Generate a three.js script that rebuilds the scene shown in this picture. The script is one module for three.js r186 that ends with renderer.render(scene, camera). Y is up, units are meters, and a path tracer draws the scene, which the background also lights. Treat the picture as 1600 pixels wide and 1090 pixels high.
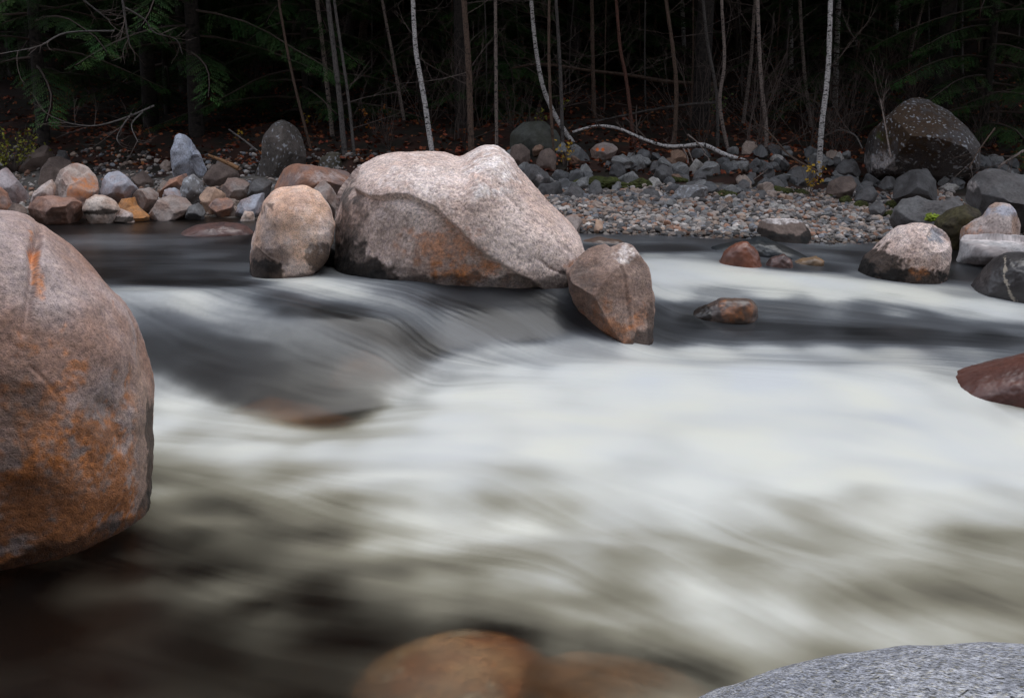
import * as THREE from 'three';
import { mergeGeometries, mergeVertices } from 'three/addons/utils/BufferGeometryUtils.js';

// ------------------------------------------------------------------ camera, sky, sun, exposure
const scene = new THREE.Scene();
const camera = new THREE.PerspectiveCamera(35.24, 1600 / 1090, 0.05, 300);
camera.position.set(0, 1.7, 0);
camera.rotation.x = -13 * Math.PI / 180;
camera.updateMatrixWorld();

{ // overcast sky: brightest overhead, a third of that at the horizon, faintly blue
  const W = 128, H = 64, data = new Float32Array(W * H * 4);
  for (let j = 0; j < H; j++) {
    const el = ((j + 0.5) / H - 0.5) * Math.PI, s = Math.max(0, Math.sin(el));
    const L = el > 0 ? (1 + 2 * s) / 3 : 0.1;
    for (let i = 0; i < W; i++) data.set([L * 0.91, L * 0.98, L * 1.13, 1], (j * W + i) * 4);
  }
  const sky = new THREE.DataTexture(data, W, H, THREE.RGBAFormat, THREE.FloatType);
  sky.mapping = THREE.EquirectangularReflectionMapping;
  sky.magFilter = THREE.LinearFilter; sky.needsUpdate = true;
  scene.background = sky; scene.environment = sky;
}
const sun = new THREE.DirectionalLight(new THREE.Color(1, 0.97, 0.92), 1.5);
sun.position.set(7, 24, -6); sun.castShadow = true; sun.shadow.radius = 90;
sun.shadow.mapSize.set(2048, 2048);
Object.assign(sun.shadow.camera, { left: -20, right: 20, top: 20, bottom: -20, near: 1, far: 70 });
scene.add(sun);

const renderer = new THREE.WebGLRenderer({ antialias: true });
renderer.toneMapping = THREE.LinearToneMapping;
renderer.toneMappingExposure = 1.6;
renderer.shadowMap.enabled = true;

// ------------------------------------------------------------------ helpers
let seed = 12345;
const rnd = () => { seed = (seed * 1664525 + 1013904223) >>> 0; return seed / 4294967296; };
const rr = (a, b) => a + (b - a) * rnd();
const clamp = (x, a = 0, b = 1) => x < a ? a : x > b ? b : x;
const sstep = (a, b, x) => { const t = clamp((x - a) / (b - a)); return t * t * (3 - 2 * t); };
const mix = (a, b, t) => a + (b - a) * t;
const perm = new Uint8Array(512);
{ const p = [...Array(256).keys()]; for (let i = 255; i > 0; i--) { const j = Math.floor(rnd() * (i + 1)); [p[i], p[j]] = [p[j], p[i]]; } for (let i = 0; i < 512; i++) perm[i] = p[i & 255]; }
const gr = (h, x, y, z) => { h &= 15; const u = h < 8 ? x : y, v = h < 4 ? y : h === 12 || h === 14 ? x : z; return ((h & 1) ? -u : u) + ((h & 2) ? -v : v); };
function noise(x, y, z) {
  const X0 = Math.floor(x), Y0 = Math.floor(y), Z0 = Math.floor(z), X = X0 & 255, Y = Y0 & 255, Z = Z0 & 255;
  x -= X0; y -= Y0; z -= Z0;
  const u = x * x * x * (x * (x * 6 - 15) + 10), v = y * y * y * (y * (y * 6 - 15) + 10), w = z * z * z * (z * (z * 6 - 15) + 10);
  const A = perm[X] + Y, AA = perm[A] + Z, AB = perm[A + 1] + Z, B = perm[X + 1] + Y, BA = perm[B] + Z, BB = perm[B + 1] + Z;
  return mix(mix(mix(gr(perm[AA], x, y, z), gr(perm[BA], x - 1, y, z), u), mix(gr(perm[AB], x, y - 1, z), gr(perm[BB], x - 1, y - 1, z), u), v),
    mix(mix(gr(perm[AA + 1], x, y, z - 1), gr(perm[BA + 1], x - 1, y, z - 1), u), mix(gr(perm[AB + 1], x, y - 1, z - 1), gr(perm[BB + 1], x - 1, y - 1, z - 1), u), v), w);
}
function fbm(x, y, z, n = 4) { let s = 0, a = 0.5; for (let i = 0; i < n; i++) { s += a * noise(x, y, z); x *= 2.03; y *= 2.03; z *= 2.03; a *= 0.5; } return s; }
const used = {};
const numbered = (n) => { const k = used[n] = (used[n] ?? -1) + 1; return k ? `${n}_${String(k).padStart(3, '0')}` : n; };
function tag(o, label, category, group) { o.userData.label = label; o.userData.category = category; if (group) o.userData.group = group; return o; }
function add(name, geometry, material, parent) {
  const m = new THREE.Mesh(geometry, material);
  m.name = parent ? name : numbered(name); m.castShadow = m.receiveShadow = true;
  (parent ?? scene).add(m); return m;
}
function structure(name, geometry, material) { const m = add(name, geometry, material); m.userData.kind = 'structure'; return m; }
function table(T, x, c = 1) {
  if (x <= T[0][0]) return T[0][c];
  for (let i = 1; i < T.length; i++) if (x <= T[i][0]) return mix(T[i - 1][c], T[i][c], (x - T[i - 1][0]) / (T[i][0] - T[i - 1][0]));
  return T[T.length - 1][c];
}
const std = (o) => new THREE.MeshStandardMaterial({ roughness: 0.9, metalness: 0, ...o });

// ------------------------------------------------------------------ lie of the land (metres; x right, z towards the near bank)
// SHORE: x, z of the far waterline, water level there. BANK: metres beyond the waterline, height. RIVER: x, water level along z. SWELL: standing waves.
const SHORE = [
  [-30,-9.5,0.64],[-9,-10,0.63],[-6.66,-10.41,0.62],[-4.81,-10.35,0.62],[-3.55,-10.18,0.62],[-2.3,-9.86,0.62],[-0.82,-9.36,0.62],[0.42,-8.99,0.61],[1.15,-8.98,0.59],[1.84,-9.01,0.56],
  [2.58,-9.0,0.53],[3.14,-9.27,0.5],[3.78,-9.51,0.48],[4.4,-9.41,0.46],[5.9,-9.15,0.44],[9,-8,0.42],[30,-7,0.4],
];
const BANK = [
  [-3,-0.5],[-0.6,-0.22],[0,0],[1.7,0.15],[2.2,0.24],[3.2,0.5],[5.5,0.82],[8.5,1.5],[14,3.6],[22,8.5],[60,30],
];
const RIVER = [
  [-9,[[-10.5,0.63],[-6.3,0.61],[-6.0,0.45],[-5.8,0.25],[-5.6,0.08],[-4.6,0.02],[-3.4,0],[-1,-0.02]]],
  [-2.0,[[-10.4,0.62],[-6.2,0.605],[-6.05,0.45],[-5.9,0.26],[-5.72,0.09],[-4.7,0.02],[-3.5,0],[-1,-0.02]]],
  [-1.6,[[-10.3,0.62],[-6.35,0.605],[-6.05,0.47],[-5.85,0.28],[-5.6,0.08],[-4.7,0.02],[-3.5,0],[-1,-0.02]]],
  [-1.2,[[-10.1,0.62],[-6.5,0.605],[-5.98,0.5],[-5.7,0.27],[-5.36,0.06],[-4.7,0.03],[-3.5,0],[-1,-0.02]]],
  [-0.75,[[-9.6,0.62],[-6.6,0.605],[-6.05,0.49],[-5.76,0.27],[-5.45,0.09],[-4.8,0.05],[-3.6,0.01],[-1,-0.02]]],
  [-0.35,[[-9.3,0.62],[-6.75,0.59],[-6.38,0.48],[-6.05,0.28],[-5.7,0.14],[-4.9,0.08],[-3.7,0.02],[-1,-0.02]]],
  [0.2,[[-9.0,0.615],[-6.8,0.56],[-6.52,0.46],[-6.27,0.3],[-5.95,0.18],[-5.0,0.1],[-3.8,0.03],[-1,-0.02]]],
  [0.6,[[-9.0,0.6],[-7.1,0.53],[-6.7,0.42],[-6.4,0.29],[-6.05,0.2],[-5.1,0.11],[-3.8,0.03],[-1,-0.01]]],
  [1.1,[[-9.0,0.59],[-7.7,0.53],[-7.15,0.4],[-6.8,0.28],[-6.35,0.21],[-5.2,0.12],[-3.9,0.03],[-1,-0.01]]],
  [1.9,[[-9.0,0.555],[-7.75,0.49],[-7.2,0.41],[-6.85,0.28],[-6.4,0.21],[-5.3,0.12],[-3.9,0.03],[-1,0]]],
  [3,[[-9.2,0.5],[-7.9,0.44],[-7.25,0.37],[-6.75,0.265],[-6.25,0.2],[-5.3,0.1],[-3.9,0.02],[-1,0]]],
  [4.5,[[-9.4,0.46],[-7.9,0.4],[-7.25,0.34],[-6.65,0.25],[-6.15,0.18],[-5.2,0.08],[-3.9,0.01],[-1,0]]],
  [9,[[-8.2,0.42],[-7.6,0.38],[-7.0,0.32],[-6.4,0.24],[-5.9,0.17],[-5.0,0.07],[-3.9,0.01],[-1,0]]],
];
const SWELL = [
  [0.16,-4.25,-0.05,0.45,0.22],[1.14,-4.07,-0.06,0.7,0.3],[0.71,-5.88,0.05,0.7,0.25],[1.94,-5.88,0.05,0.8,0.25],[-0.27,-4.44,0.035,0.5,0.25],
  [1.76,-4.39,0.05,0.6,0.25],[0.48,-3.8,0.03,0.5,0.2],[1.06,-4.97,0.03,0.9,0.25],[-0.74,-5.03,0.03,0.5,0.15],[1.55,-6.5,-0.03,1.1,0.12],
  [1.98,-7.47,0.03,0.6,0.15],[-1.14,-6.46,0.02,0.25,0.2],[-1.68,-6.03,0.02,0.4,0.15],
];

function waterLevel(x, z) {
  x = clamp(x, -9, 9);
  let i = 0; while (i < RIVER.length - 2 && x > RIVER[i + 1][0]) i++;
  const W = RIVER[i + 1][0] - RIVER[i][0], t = (x - RIVER[i][0]) / W, n = RIVER[0][1].length, last = RIVER.length - 1, kz = [], kh = [];
  for (let j = 0; j < n; j++) for (let c = 0; c < 2; c++) {
    const v = (q) => RIVER[q][1][j][c];
    const sl = (q) => { if (q === 0 || q === last) return 0; const p = (v(q) - v(q - 1)) / (RIVER[q][0] - RIVER[q - 1][0]), r = (v(q + 1) - v(q)) / (RIVER[q + 1][0] - RIVER[q][0]); return p * r <= 0 ? 0 : 2 * p * r / (p + r); };
    (c ? kh : kz).push((1 + 2 * t) * (1 - t) ** 2 * v(i) + t * (1 - t) ** 2 * W * sl(i) + t * t * (3 - 2 * t) * v(i + 1) + t * t * (t - 1) * W * sl(i + 1));
  }
  let h;
  if (z <= kz[0]) h = kh[0]; else if (z >= kz[n - 1]) h = kh[n - 1];
  else {
    const d = (q) => (kh[q + 1] - kh[q]) / (kz[q + 1] - kz[q]);
    const sl = (q) => { if (q === 0 || q === n - 1) return 0; const a = d(q - 1), b = d(q); return a * b <= 0 ? 0 : 2 * a * b / (a + b); };
    let j = 0; while (z > kz[j + 1]) j++;
    const w = kz[j + 1] - kz[j], u = (z - kz[j]) / w;
    h = (1 + 2 * u) * (1 - u) ** 2 * kh[j] + u * (1 - u) ** 2 * w * sl(j) + u * u * (3 - 2 * u) * kh[j + 1] + u * u * (u - 1) * w * sl(j + 1);
  }
  for (const [bx, bz, a, rx, rz] of SWELL) h += a * Math.exp(-(((x - bx) / rx) ** 2) - ((z - bz) / rz) ** 2);
  return h;
}
const beyond = (x, z) => table(SHORE, x, 1) - z;
function groundLevel(x, z) {
  const s = beyond(x, z), far = table(SHORE, x, 2) + table(BANK, s);
  const fall = Math.exp(-(((x + 1.1) / 1.6) ** 2) - ((z + 6.0) / 0.6) ** 2);
  const bed = waterLevel(x, z) - 0.46 + 0.3 * fall, t = sstep(-2.4, -0.9, s);
  const near = table([[-2.6, -0.5], [-1.4, 0], [0, 0.35], [4, 1.0], [15, 4], [40, 16]], z);
  return mix(mix(bed, far, t), near, sstep(-2.6, -1.2, z));
}
function groundAt(x, z) {
  const s = beyond(x, z);
  return groundLevel(x, z) + fbm(x * 0.9, 3.1, z * 0.9, 3) * (s > 2.5 ? 0.25 : 0.06) * sstep(-1, 1, Math.abs(s) - 0.2) + fbm(x * 6, 1, z * 6, 2) * 0.03;
}
function gridGeometry(xs, zs, yOf, colorOf, keep) {
  const pos = [], col = [], idx = [], nx = xs.length;
  for (const z of zs) for (const x of xs) { const y = yOf(x, z); pos.push(x, y, z); if (colorOf) col.push(...colorOf(x, y, z)); }
  for (let j = 0; j < zs.length - 1; j++) for (let i = 0; i < nx - 1; i++) {
    const a = j * nx + i, b = a + 1, c = a + nx, d = c + 1;
    if (keep && ![a, b, c, d].some((k) => keep(pos[k * 3], pos[k * 3 + 1], pos[k * 3 + 2]))) continue;
    idx.push(a, c, b, b, c, d);
  }
  const g = new THREE.BufferGeometry();
  g.setAttribute('position', new THREE.Float32BufferAttribute(pos, 3));
  if (colorOf) g.setAttribute('color', new THREE.Float32BufferAttribute(col, 3));
  g.setIndex(idx); g.computeVertexNormals(); return g;
}
function ticks(lo, a, b, hi, fine, coarse) {
  const t = []; for (let v = lo; v < a; v += coarse) t.push(v);
  for (let v = a; v < b; v += fine) t.push(v);
  for (let v = b; v <= hi; v += coarse) t.push(v); return t;
}
{
  const g = gridGeometry(ticks(-70, -7, 7, 70, 0.06, 1.5), ticks(-75, -17, -1, 45, 0.06, 1.5), groundAt, (x, y, z) => {
    const s = beyond(x, z), n = fbm(x * 2.2, 0, z * 2.2, 4), f = noise(x * 23, 5, z * 23), k = 1 + 0.6 * f + 0.5 * n;
    if (s < 0.05 + n * 0.3) return [0.085 * k, 0.05 * k, 0.026 * k];                       // stained river bed
    if (s < 2.1 + n * 0.8) return [0.13 * k, 0.115 * k, 0.10 * k];                           // sand under the gravel
    const l = sstep(-0.15, 0.2, noise(x * 3, 9, z * 3));
    return [mix(0.02, 0.036, l) * k, mix(0.014, 0.012, l) * k, mix(0.008, 0.006, l) * k];    // soil and leaf litter
  });
  structure('ground', g, std({ vertexColors: true, roughness: 0.95 }));
}

// ------------------------------------------------------------------ river: clear tea-brown water, white where it carries air
// FOAM: x, z, share of air. FLOW: x, z, direction.
const FOAM = [
  [-1.2,-3.67,0.05],[-1.14,-3.67,0.09],[-1.07,-3.64,0.12],[-1.01,-3.64,0.16],[-0.94,-3.66,0.17],[-0.88,-3.69,0.18],[-0.81,-3.74,0.14],[-1.34,-3.9,0.06],[-1.27,-3.93,0.09],[-1.19,-3.95,0.13],[-1.12,-3.99,0.16],[-1.02,-3.93,0.13],
  [-0.78,-3.4,0.1],[-0.7,-3.37,0.09],[-0.62,-3.34,0.09],[-2.17,-6.17,0.85],[-2.05,-6.15,0.83],[-1.93,-6.15,0.82],[-1.82,-6.16,0.8],[-1.7,-6.14,0.74],[-1.57,-6.11,0.68],[-1.43,-6.04,0.62],[-1.33,-5.97,0.58],[-1.23,-5.93,0.54],
  [-1.14,-5.9,0.49],[-1.05,-5.87,0.45],[-0.96,-5.86,0.43],[-0.87,-5.84,0.41],[-0.79,-5.83,0.38],[-0.7,-5.83,0.36],[-0.6,-5.81,0.33],[-1.48,-6.77,0.95],[-1.36,-6.66,0.93],[-1.23,-6.5,0.9],[-1.11,-6.39,0.83],[-1.0,-6.35,0.75],
  [-0.89,-6.3,0.68],[-0.79,-6.25,0.6],[-0.69,-6.19,0.53],[-0.59,-6.19,0.45],[-0.48,-6.19,0.4],[-0.37,-6.21,0.34],[-0.29,-6.16,0.34],[-2.16,-6.55,0.05],[-2.04,-6.54,0.05],[-1.93,-6.53,0.05],[-1.81,-6.55,0.05],[-1.66,-6.46,0.08],
  [-1.35,-6.17,0.25],[-1.21,-6.09,0.15],[-1.08,-6.05,0.06],[-0.95,-6.01,0.05],[-0.82,-5.98,0.04],[-0.73,-5.96,0.04],[-0.65,-5.96,0.03],[-0.57,-6.0,0.03],[-0.48,-6.0,0.04],[-0.39,-6.68,0.05],[-0.29,-6.68,0.05],[-0.18,-6.66,0.04],
  [-0.08,-6.66,0.04],[0.02,-6.62,0.06],[0.12,-6.57,0.07],[0.21,-6.49,0.1],[0.31,-6.44,0.12],[-0.45,-6.4,0.12],[-0.35,-6.39,0.13],[-0.25,-6.35,0.14],[-0.15,-6.35,0.15],[-0.04,-6.3,0.17],[0.07,-6.27,0.2],[0.17,-7.01,0.4],
  [0.32,-6.81,0.35],[0.39,-6.72,0.32],[0.45,-6.67,0.28],[0.51,-6.59,0.27],[-2.02,-6.07,0.4],[-1.91,-6.04,0.31],[-1.78,-5.99,0.22],[-1.7,-5.96,0.19],[-1.6,-5.92,0.15],[-1.51,-5.88,0.12],[-1.4,-5.81,0.11],[-1.29,-5.72,0.09],
  [-2.0,-5.97,0.2],[-1.88,-5.9,0.15],[-1.75,-5.82,0.1],[-1.63,-5.76,0.08],[-1.5,-5.66,0.05],[-1.36,-5.56,0.05],[-1.17,-5.5,0.05],[-1.08,-5.47,0.05],[-0.99,-5.44,0.05],[-0.91,-5.45,0.05],[-0.83,-5.49,0.05],[-0.77,-5.55,0.08],
  [-1.98,-5.82,0.75],[-1.85,-5.76,0.75],[-1.71,-5.65,0.75],[-1.59,-5.55,0.74],[-1.48,-5.45,0.73],[-1.37,-5.35,0.72],[-1.26,-5.29,0.71],[-1.15,-5.23,0.69],[-1.03,-5.13,0.68],[-0.94,-5.13,0.69],[-0.84,-5.12,0.71],[-0.75,-5.14,0.72],
  [-0.69,-5.31,0.73],[-0.63,-5.43,0.75],[-0.58,-5.59,0.73],[-0.53,-5.69,0.72],[-0.45,-5.81,0.72],[-0.36,-5.93,0.72],[-0.26,-5.98,0.73],[-0.17,-6.02,0.74],[-0.07,-6.09,0.75],[0.02,-6.13,0.75],[0.12,-6.15,0.75],[0.22,-6.19,0.75],
  [0.35,-6.23,0.73],[0.47,-6.24,0.72],[0.96,-6.9,0.12],[1.1,-6.89,0.1],[1.22,-6.83,0.08],[1.35,-6.82,0.09],[1.49,-6.81,0.09],[1.62,-6.8,0.1],[1.75,-6.79,0.1],[1.88,-6.78,0.1],[2.01,-6.76,0.1],[2.13,-6.75,0.1],
  [2.25,-6.73,0.11],[2.36,-6.71,0.11],[2.48,-6.71,0.12],[2.59,-6.69,0.12],[2.7,-6.67,0.13],[2.81,-6.64,0.13],[2.92,-6.62,0.14],[3.03,-6.59,0.14],[1.67,-7.06,0.3],[1.81,-7.05,0.28],[1.94,-7.01,0.27],[2.07,-6.99,0.25],
  [2.21,-6.97,0.25],[2.34,-6.94,0.25],[2.46,-6.9,0.25],[2.59,-6.87,0.27],[2.71,-6.83,0.28],[0.47,-8.09,0.2],[0.64,-8.14,0.18],[0.8,-8.18,0.17],[0.97,-8.25,0.15],[1.13,-8.29,0.13],[1.3,-8.32,0.12],[1.91,-7.95,0.15],
  [2.02,-7.92,0.17],[2.13,-7.89,0.2],[2.29,-7.86,0.17],[1.1,-7.8,0.95],[1.21,-7.7,0.97],[1.31,-7.62,0.98],[1.42,-7.55,1.0],[1.57,-7.55,1.0],[1.7,-7.52,1.0],[1.84,-7.5,1.0],[1.98,-7.49,1.0],[2.12,-7.45,0.99],
  [2.26,-7.4,0.98],[2.4,-7.38,0.97],[2.53,-7.35,0.96],[2.66,-7.3,0.96],[2.79,-7.27,0.95],[2.9,-7.2,0.95],[3.01,-7.16,0.95],[3.12,-7.11,0.95],[3.22,-7.06,0.95],[-4.51,-9.69,0],[-3.68,-9.71,0],[-2.83,-9.72,0],
  [-2.26,-9.72,0],[-3.68,-9.0,0.03],[-2.89,-9.01,0.03],[-2.21,-9.01,0.03],[0.64,-9.17,0.1],[1.36,-9.33,0.08],[2.27,-9.71,0.05],[3.23,-10.07,0.03],[-3.62,-8.37,0.2],[-3.18,-8.37,0.3],[-2.84,-8.38,0.3],[-2.45,-8.38,0.2],
  [-2.11,-8.37,0.05],[0.6,-8.55,0.5],[1.01,-8.61,0.35],[1.32,-8.69,0.3],[1.53,-8.73,0.2],[2.09,-8.93,0.2],[2.32,-9.03,0.6],[2.62,-9.16,0.45],[2.92,-9.26,0.15],[3.28,-9.35,0.05],[3.83,-9.48,0.1],[-3.28,-7.57,0.05],
  [-2.89,-7.58,0.06],[-2.45,-7.58,0.1],[-2.09,-7.58,0.22],[-1.89,-7.57,0.1],[1.08,-8.01,0.7],[1.32,-8.05,0.7],[1.47,-8.09,0.55],[1.82,-8.18,0.3],[2.13,-8.27,0.3],[2.45,-8.37,0.4],[2.67,-8.44,0.15],[3.49,-8.62,0.05],
  [-2.59,-6.78,0.02],[-1.99,-6.77,0.1],[-1.72,-6.78,0.2],[-1.08,-6.77,0.6],[-0.8,-6.79,0.3],[1.06,-7.47,0.95],[1.32,-7.49,0.95],[1.77,-7.5,0.95],[2.26,-7.66,0.75],[2.51,-7.75,0.5],[2.75,-7.79,0.25],[3.25,-7.88,0.08],
  [3.75,-7.95,0.05],[-2.19,-6.17,0.65],[-1.66,-6.25,0.6],[-1.11,-6.26,0.6],[-0.75,-6.32,0.5],[-0.57,-6.41,0.35],[-0.19,-6.55,0.12],[1.04,-7.19,0.85],[1.36,-7.2,0.6],[1.71,-7.21,0.85],[2.13,-7.22,0.95],[2.58,-7.29,0.85],
  [3.04,-7.35,0.7],[3.5,-7.41,0.25],[-2.12,-6.09,0.6],[-1.62,-6.07,0.6],[-1.25,-6.02,0.22],[-0.9,-6.06,0.15],[-0.72,-6.1,0.4],[-0.38,-6.33,0.35],[0.0,-6.42,0.15],[0.19,-6.47,0.08],[1.01,-6.93,0.35],[1.33,-6.98,0.2],
  [1.66,-6.98,0.35],[2.07,-6.99,0.5],[2.49,-6.98,0.6],[2.91,-7.01,0.7],[3.34,-7.03,0.85],[-1.6,-5.98,0.4],[-1.41,-5.92,0.5],[-1.23,-5.88,0.45],[-0.71,-5.96,0.08],[0.99,-6.67,0.2],[1.28,-6.71,0.25],[1.6,-6.72,0.25],
  [2.0,-6.72,0.3],[2.4,-6.72,0.2],[2.8,-6.72,0.35],[3.19,-6.7,0.4],[-1.77,-5.93,0.12],[-1.4,-5.84,0.15],[-1.22,-5.8,0.3],[-0.87,-5.82,0.42],[0.75,-6.29,0.9],[1.15,-6.41,0.95],[1.54,-6.45,0.85],[1.93,-6.45,0.85],
  [2.3,-6.42,0.75],[2.67,-6.38,0.6],[3.05,-6.37,0.4],[-1.57,-5.8,0.08],[-1.38,-5.74,0.06],[-1.03,-5.71,0.14],[-0.86,-5.72,0.25],[-0.18,-5.93,0.85],[0.0,-5.95,0.95],[0.35,-5.89,1],[0.7,-5.86,1],[1.42,-5.89,1],
  [2.13,-5.91,0.95],[2.43,-5.95,0.75],[2.75,-6.01,0.6],[-1.35,-5.59,0.1],[-1.01,-5.58,0.08],[-0.34,-5.66,0.97],[0.0,-5.63,1],[0.67,-5.57,1],[1.35,-5.57,1],[2.02,-5.59,1],[2.37,-5.6,0.95],[2.65,-5.63,0.6],
  [-1.82,-5.43,0.9],[-1.48,-5.43,0.75],[-0.32,-5.27,1],[0.32,-5.22,1],[1.26,-5.2,1],[2.23,-5.25,1],[2.56,-5.28,0.85],[-1.71,-5.09,0.6],[-1.49,-5.07,0.75],[-1.23,-5.04,0.88],[-0.91,-4.98,0.9],[-0.6,-4.93,0.92],
  [-0.3,-4.91,0.97],[0.3,-4.88,1],[1.18,-4.85,1],[2.09,-4.89,1],[2.47,-4.92,1],[-1.58,-4.68,0.4],[-1.38,-4.66,0.45],[-1.14,-4.64,0.58],[-0.85,-4.6,0.7],[-0.56,-4.54,0.8],[-0.28,-4.49,0.88],[0.0,-4.52,0.82],
  [0.28,-4.55,0.85],[0.56,-4.54,0.88],[0.84,-4.54,0.97],[1.25,-4.52,1],[1.78,-4.46,1],[2.28,-4.52,1],[-1.52,-4.3,0.22],[-1.33,-4.29,0.25],[-1.06,-4.28,0.36],[-0.79,-4.26,0.5],[-0.52,-4.23,0.66],[-0.26,-4.24,0.78],
  [0.0,-4.28,0.62],[0.16,-4.3,0.55],[0.4,-4.3,0.82],[0.66,-4.29,0.8],[0.93,-4.29,0.7],[1.19,-4.27,0.66],[1.44,-4.24,0.7],[1.7,-4.22,0.82],[1.95,-4.2,0.85],[2.14,-4.21,0.85],[-1.54,-3.99,0.02],[-1.24,-3.98,0.04],
  [-0.99,-3.96,0.09],[-0.74,-3.95,0.2],[-0.49,-3.95,0.45],[-0.25,-3.93,0.7],[0.0,-3.92,0.75],[0.24,-3.91,0.75],[0.49,-3.91,0.66],[0.75,-3.99,0.64],[1.01,-4.03,0.58],[1.26,-4.05,0.58],[1.5,-4.02,0.6],[1.74,-3.98,0.58],
  [1.97,-3.95,0.58],[-1.72,-3.7,0],[-1.39,-3.7,0],[-1.16,-3.7,0.01],[-0.93,-3.68,0.04],[-0.69,-3.67,0.08],[-0.46,-3.67,0.2],[-0.23,-3.66,0.42],[0.0,-3.63,0.6],[0.23,-3.63,0.68],[0.46,-3.63,0.66],[0.69,-3.64,0.6],
  [0.92,-3.65,0.62],[1.15,-3.67,0.58],[1.38,-3.66,0.52],[1.61,-3.66,0.48],[1.84,-3.65,0.48],[-1.74,-3.45,0],[-1.31,-3.45,0],[-0.87,-3.45,0.01],[-0.65,-3.43,0.02],[-0.43,-3.42,0.1],[-0.22,-3.42,0.25],[0.0,-3.41,0.38],
  [0.22,-3.42,0.5],[0.43,-3.4,0.6],[0.65,-3.41,0.6],[0.86,-3.41,0.66],[1.08,-3.42,0.5],[1.3,-3.41,0.45],[1.51,-3.42,0.45],[1.73,-3.41,0.4],[-1.64,-3.22,0],[-1.03,-3.23,0.01],[-0.61,-3.21,0.03],[-0.41,-3.22,0.05],
  [-0.2,-3.21,0.08],[0.0,-3.2,0.1],[0.2,-3.2,0.25],[0.41,-3.2,0.4],[0.61,-3.19,0.45],[0.81,-3.19,0.6],[1.02,-3.2,0.55],[1.22,-3.2,0.5],[1.63,-3.19,0.4],[-1.54,-3.0,0],[-0.96,-3.0,0.01],[-0.57,-2.98,0.02],
  [-0.38,-2.99,0.04],[-0.19,-2.98,0.06],[0.0,-2.97,0.06],[0.19,-2.97,0.1],[0.38,-2.97,0.15],[0.57,-2.96,0.3],[0.76,-2.97,0.5],[1.14,-2.97,0.5],[1.52,-2.97,0.4],[-6,-9,0.05],[-6,-7,0.1],[-4,-8,0.1],
  [-5,-5.8,0.6],[-4,-4.5,0.3],[-3.5,-3,0],[-2.5,-2,0],[0,-1.8,0.05],[2,-1.8,0.35],[4,-2.5,0.4],[5,-4,0.7],[6,-6,0.7],[6,-7.3,0.4],[5.5,-8.5,0.1],
];
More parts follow.
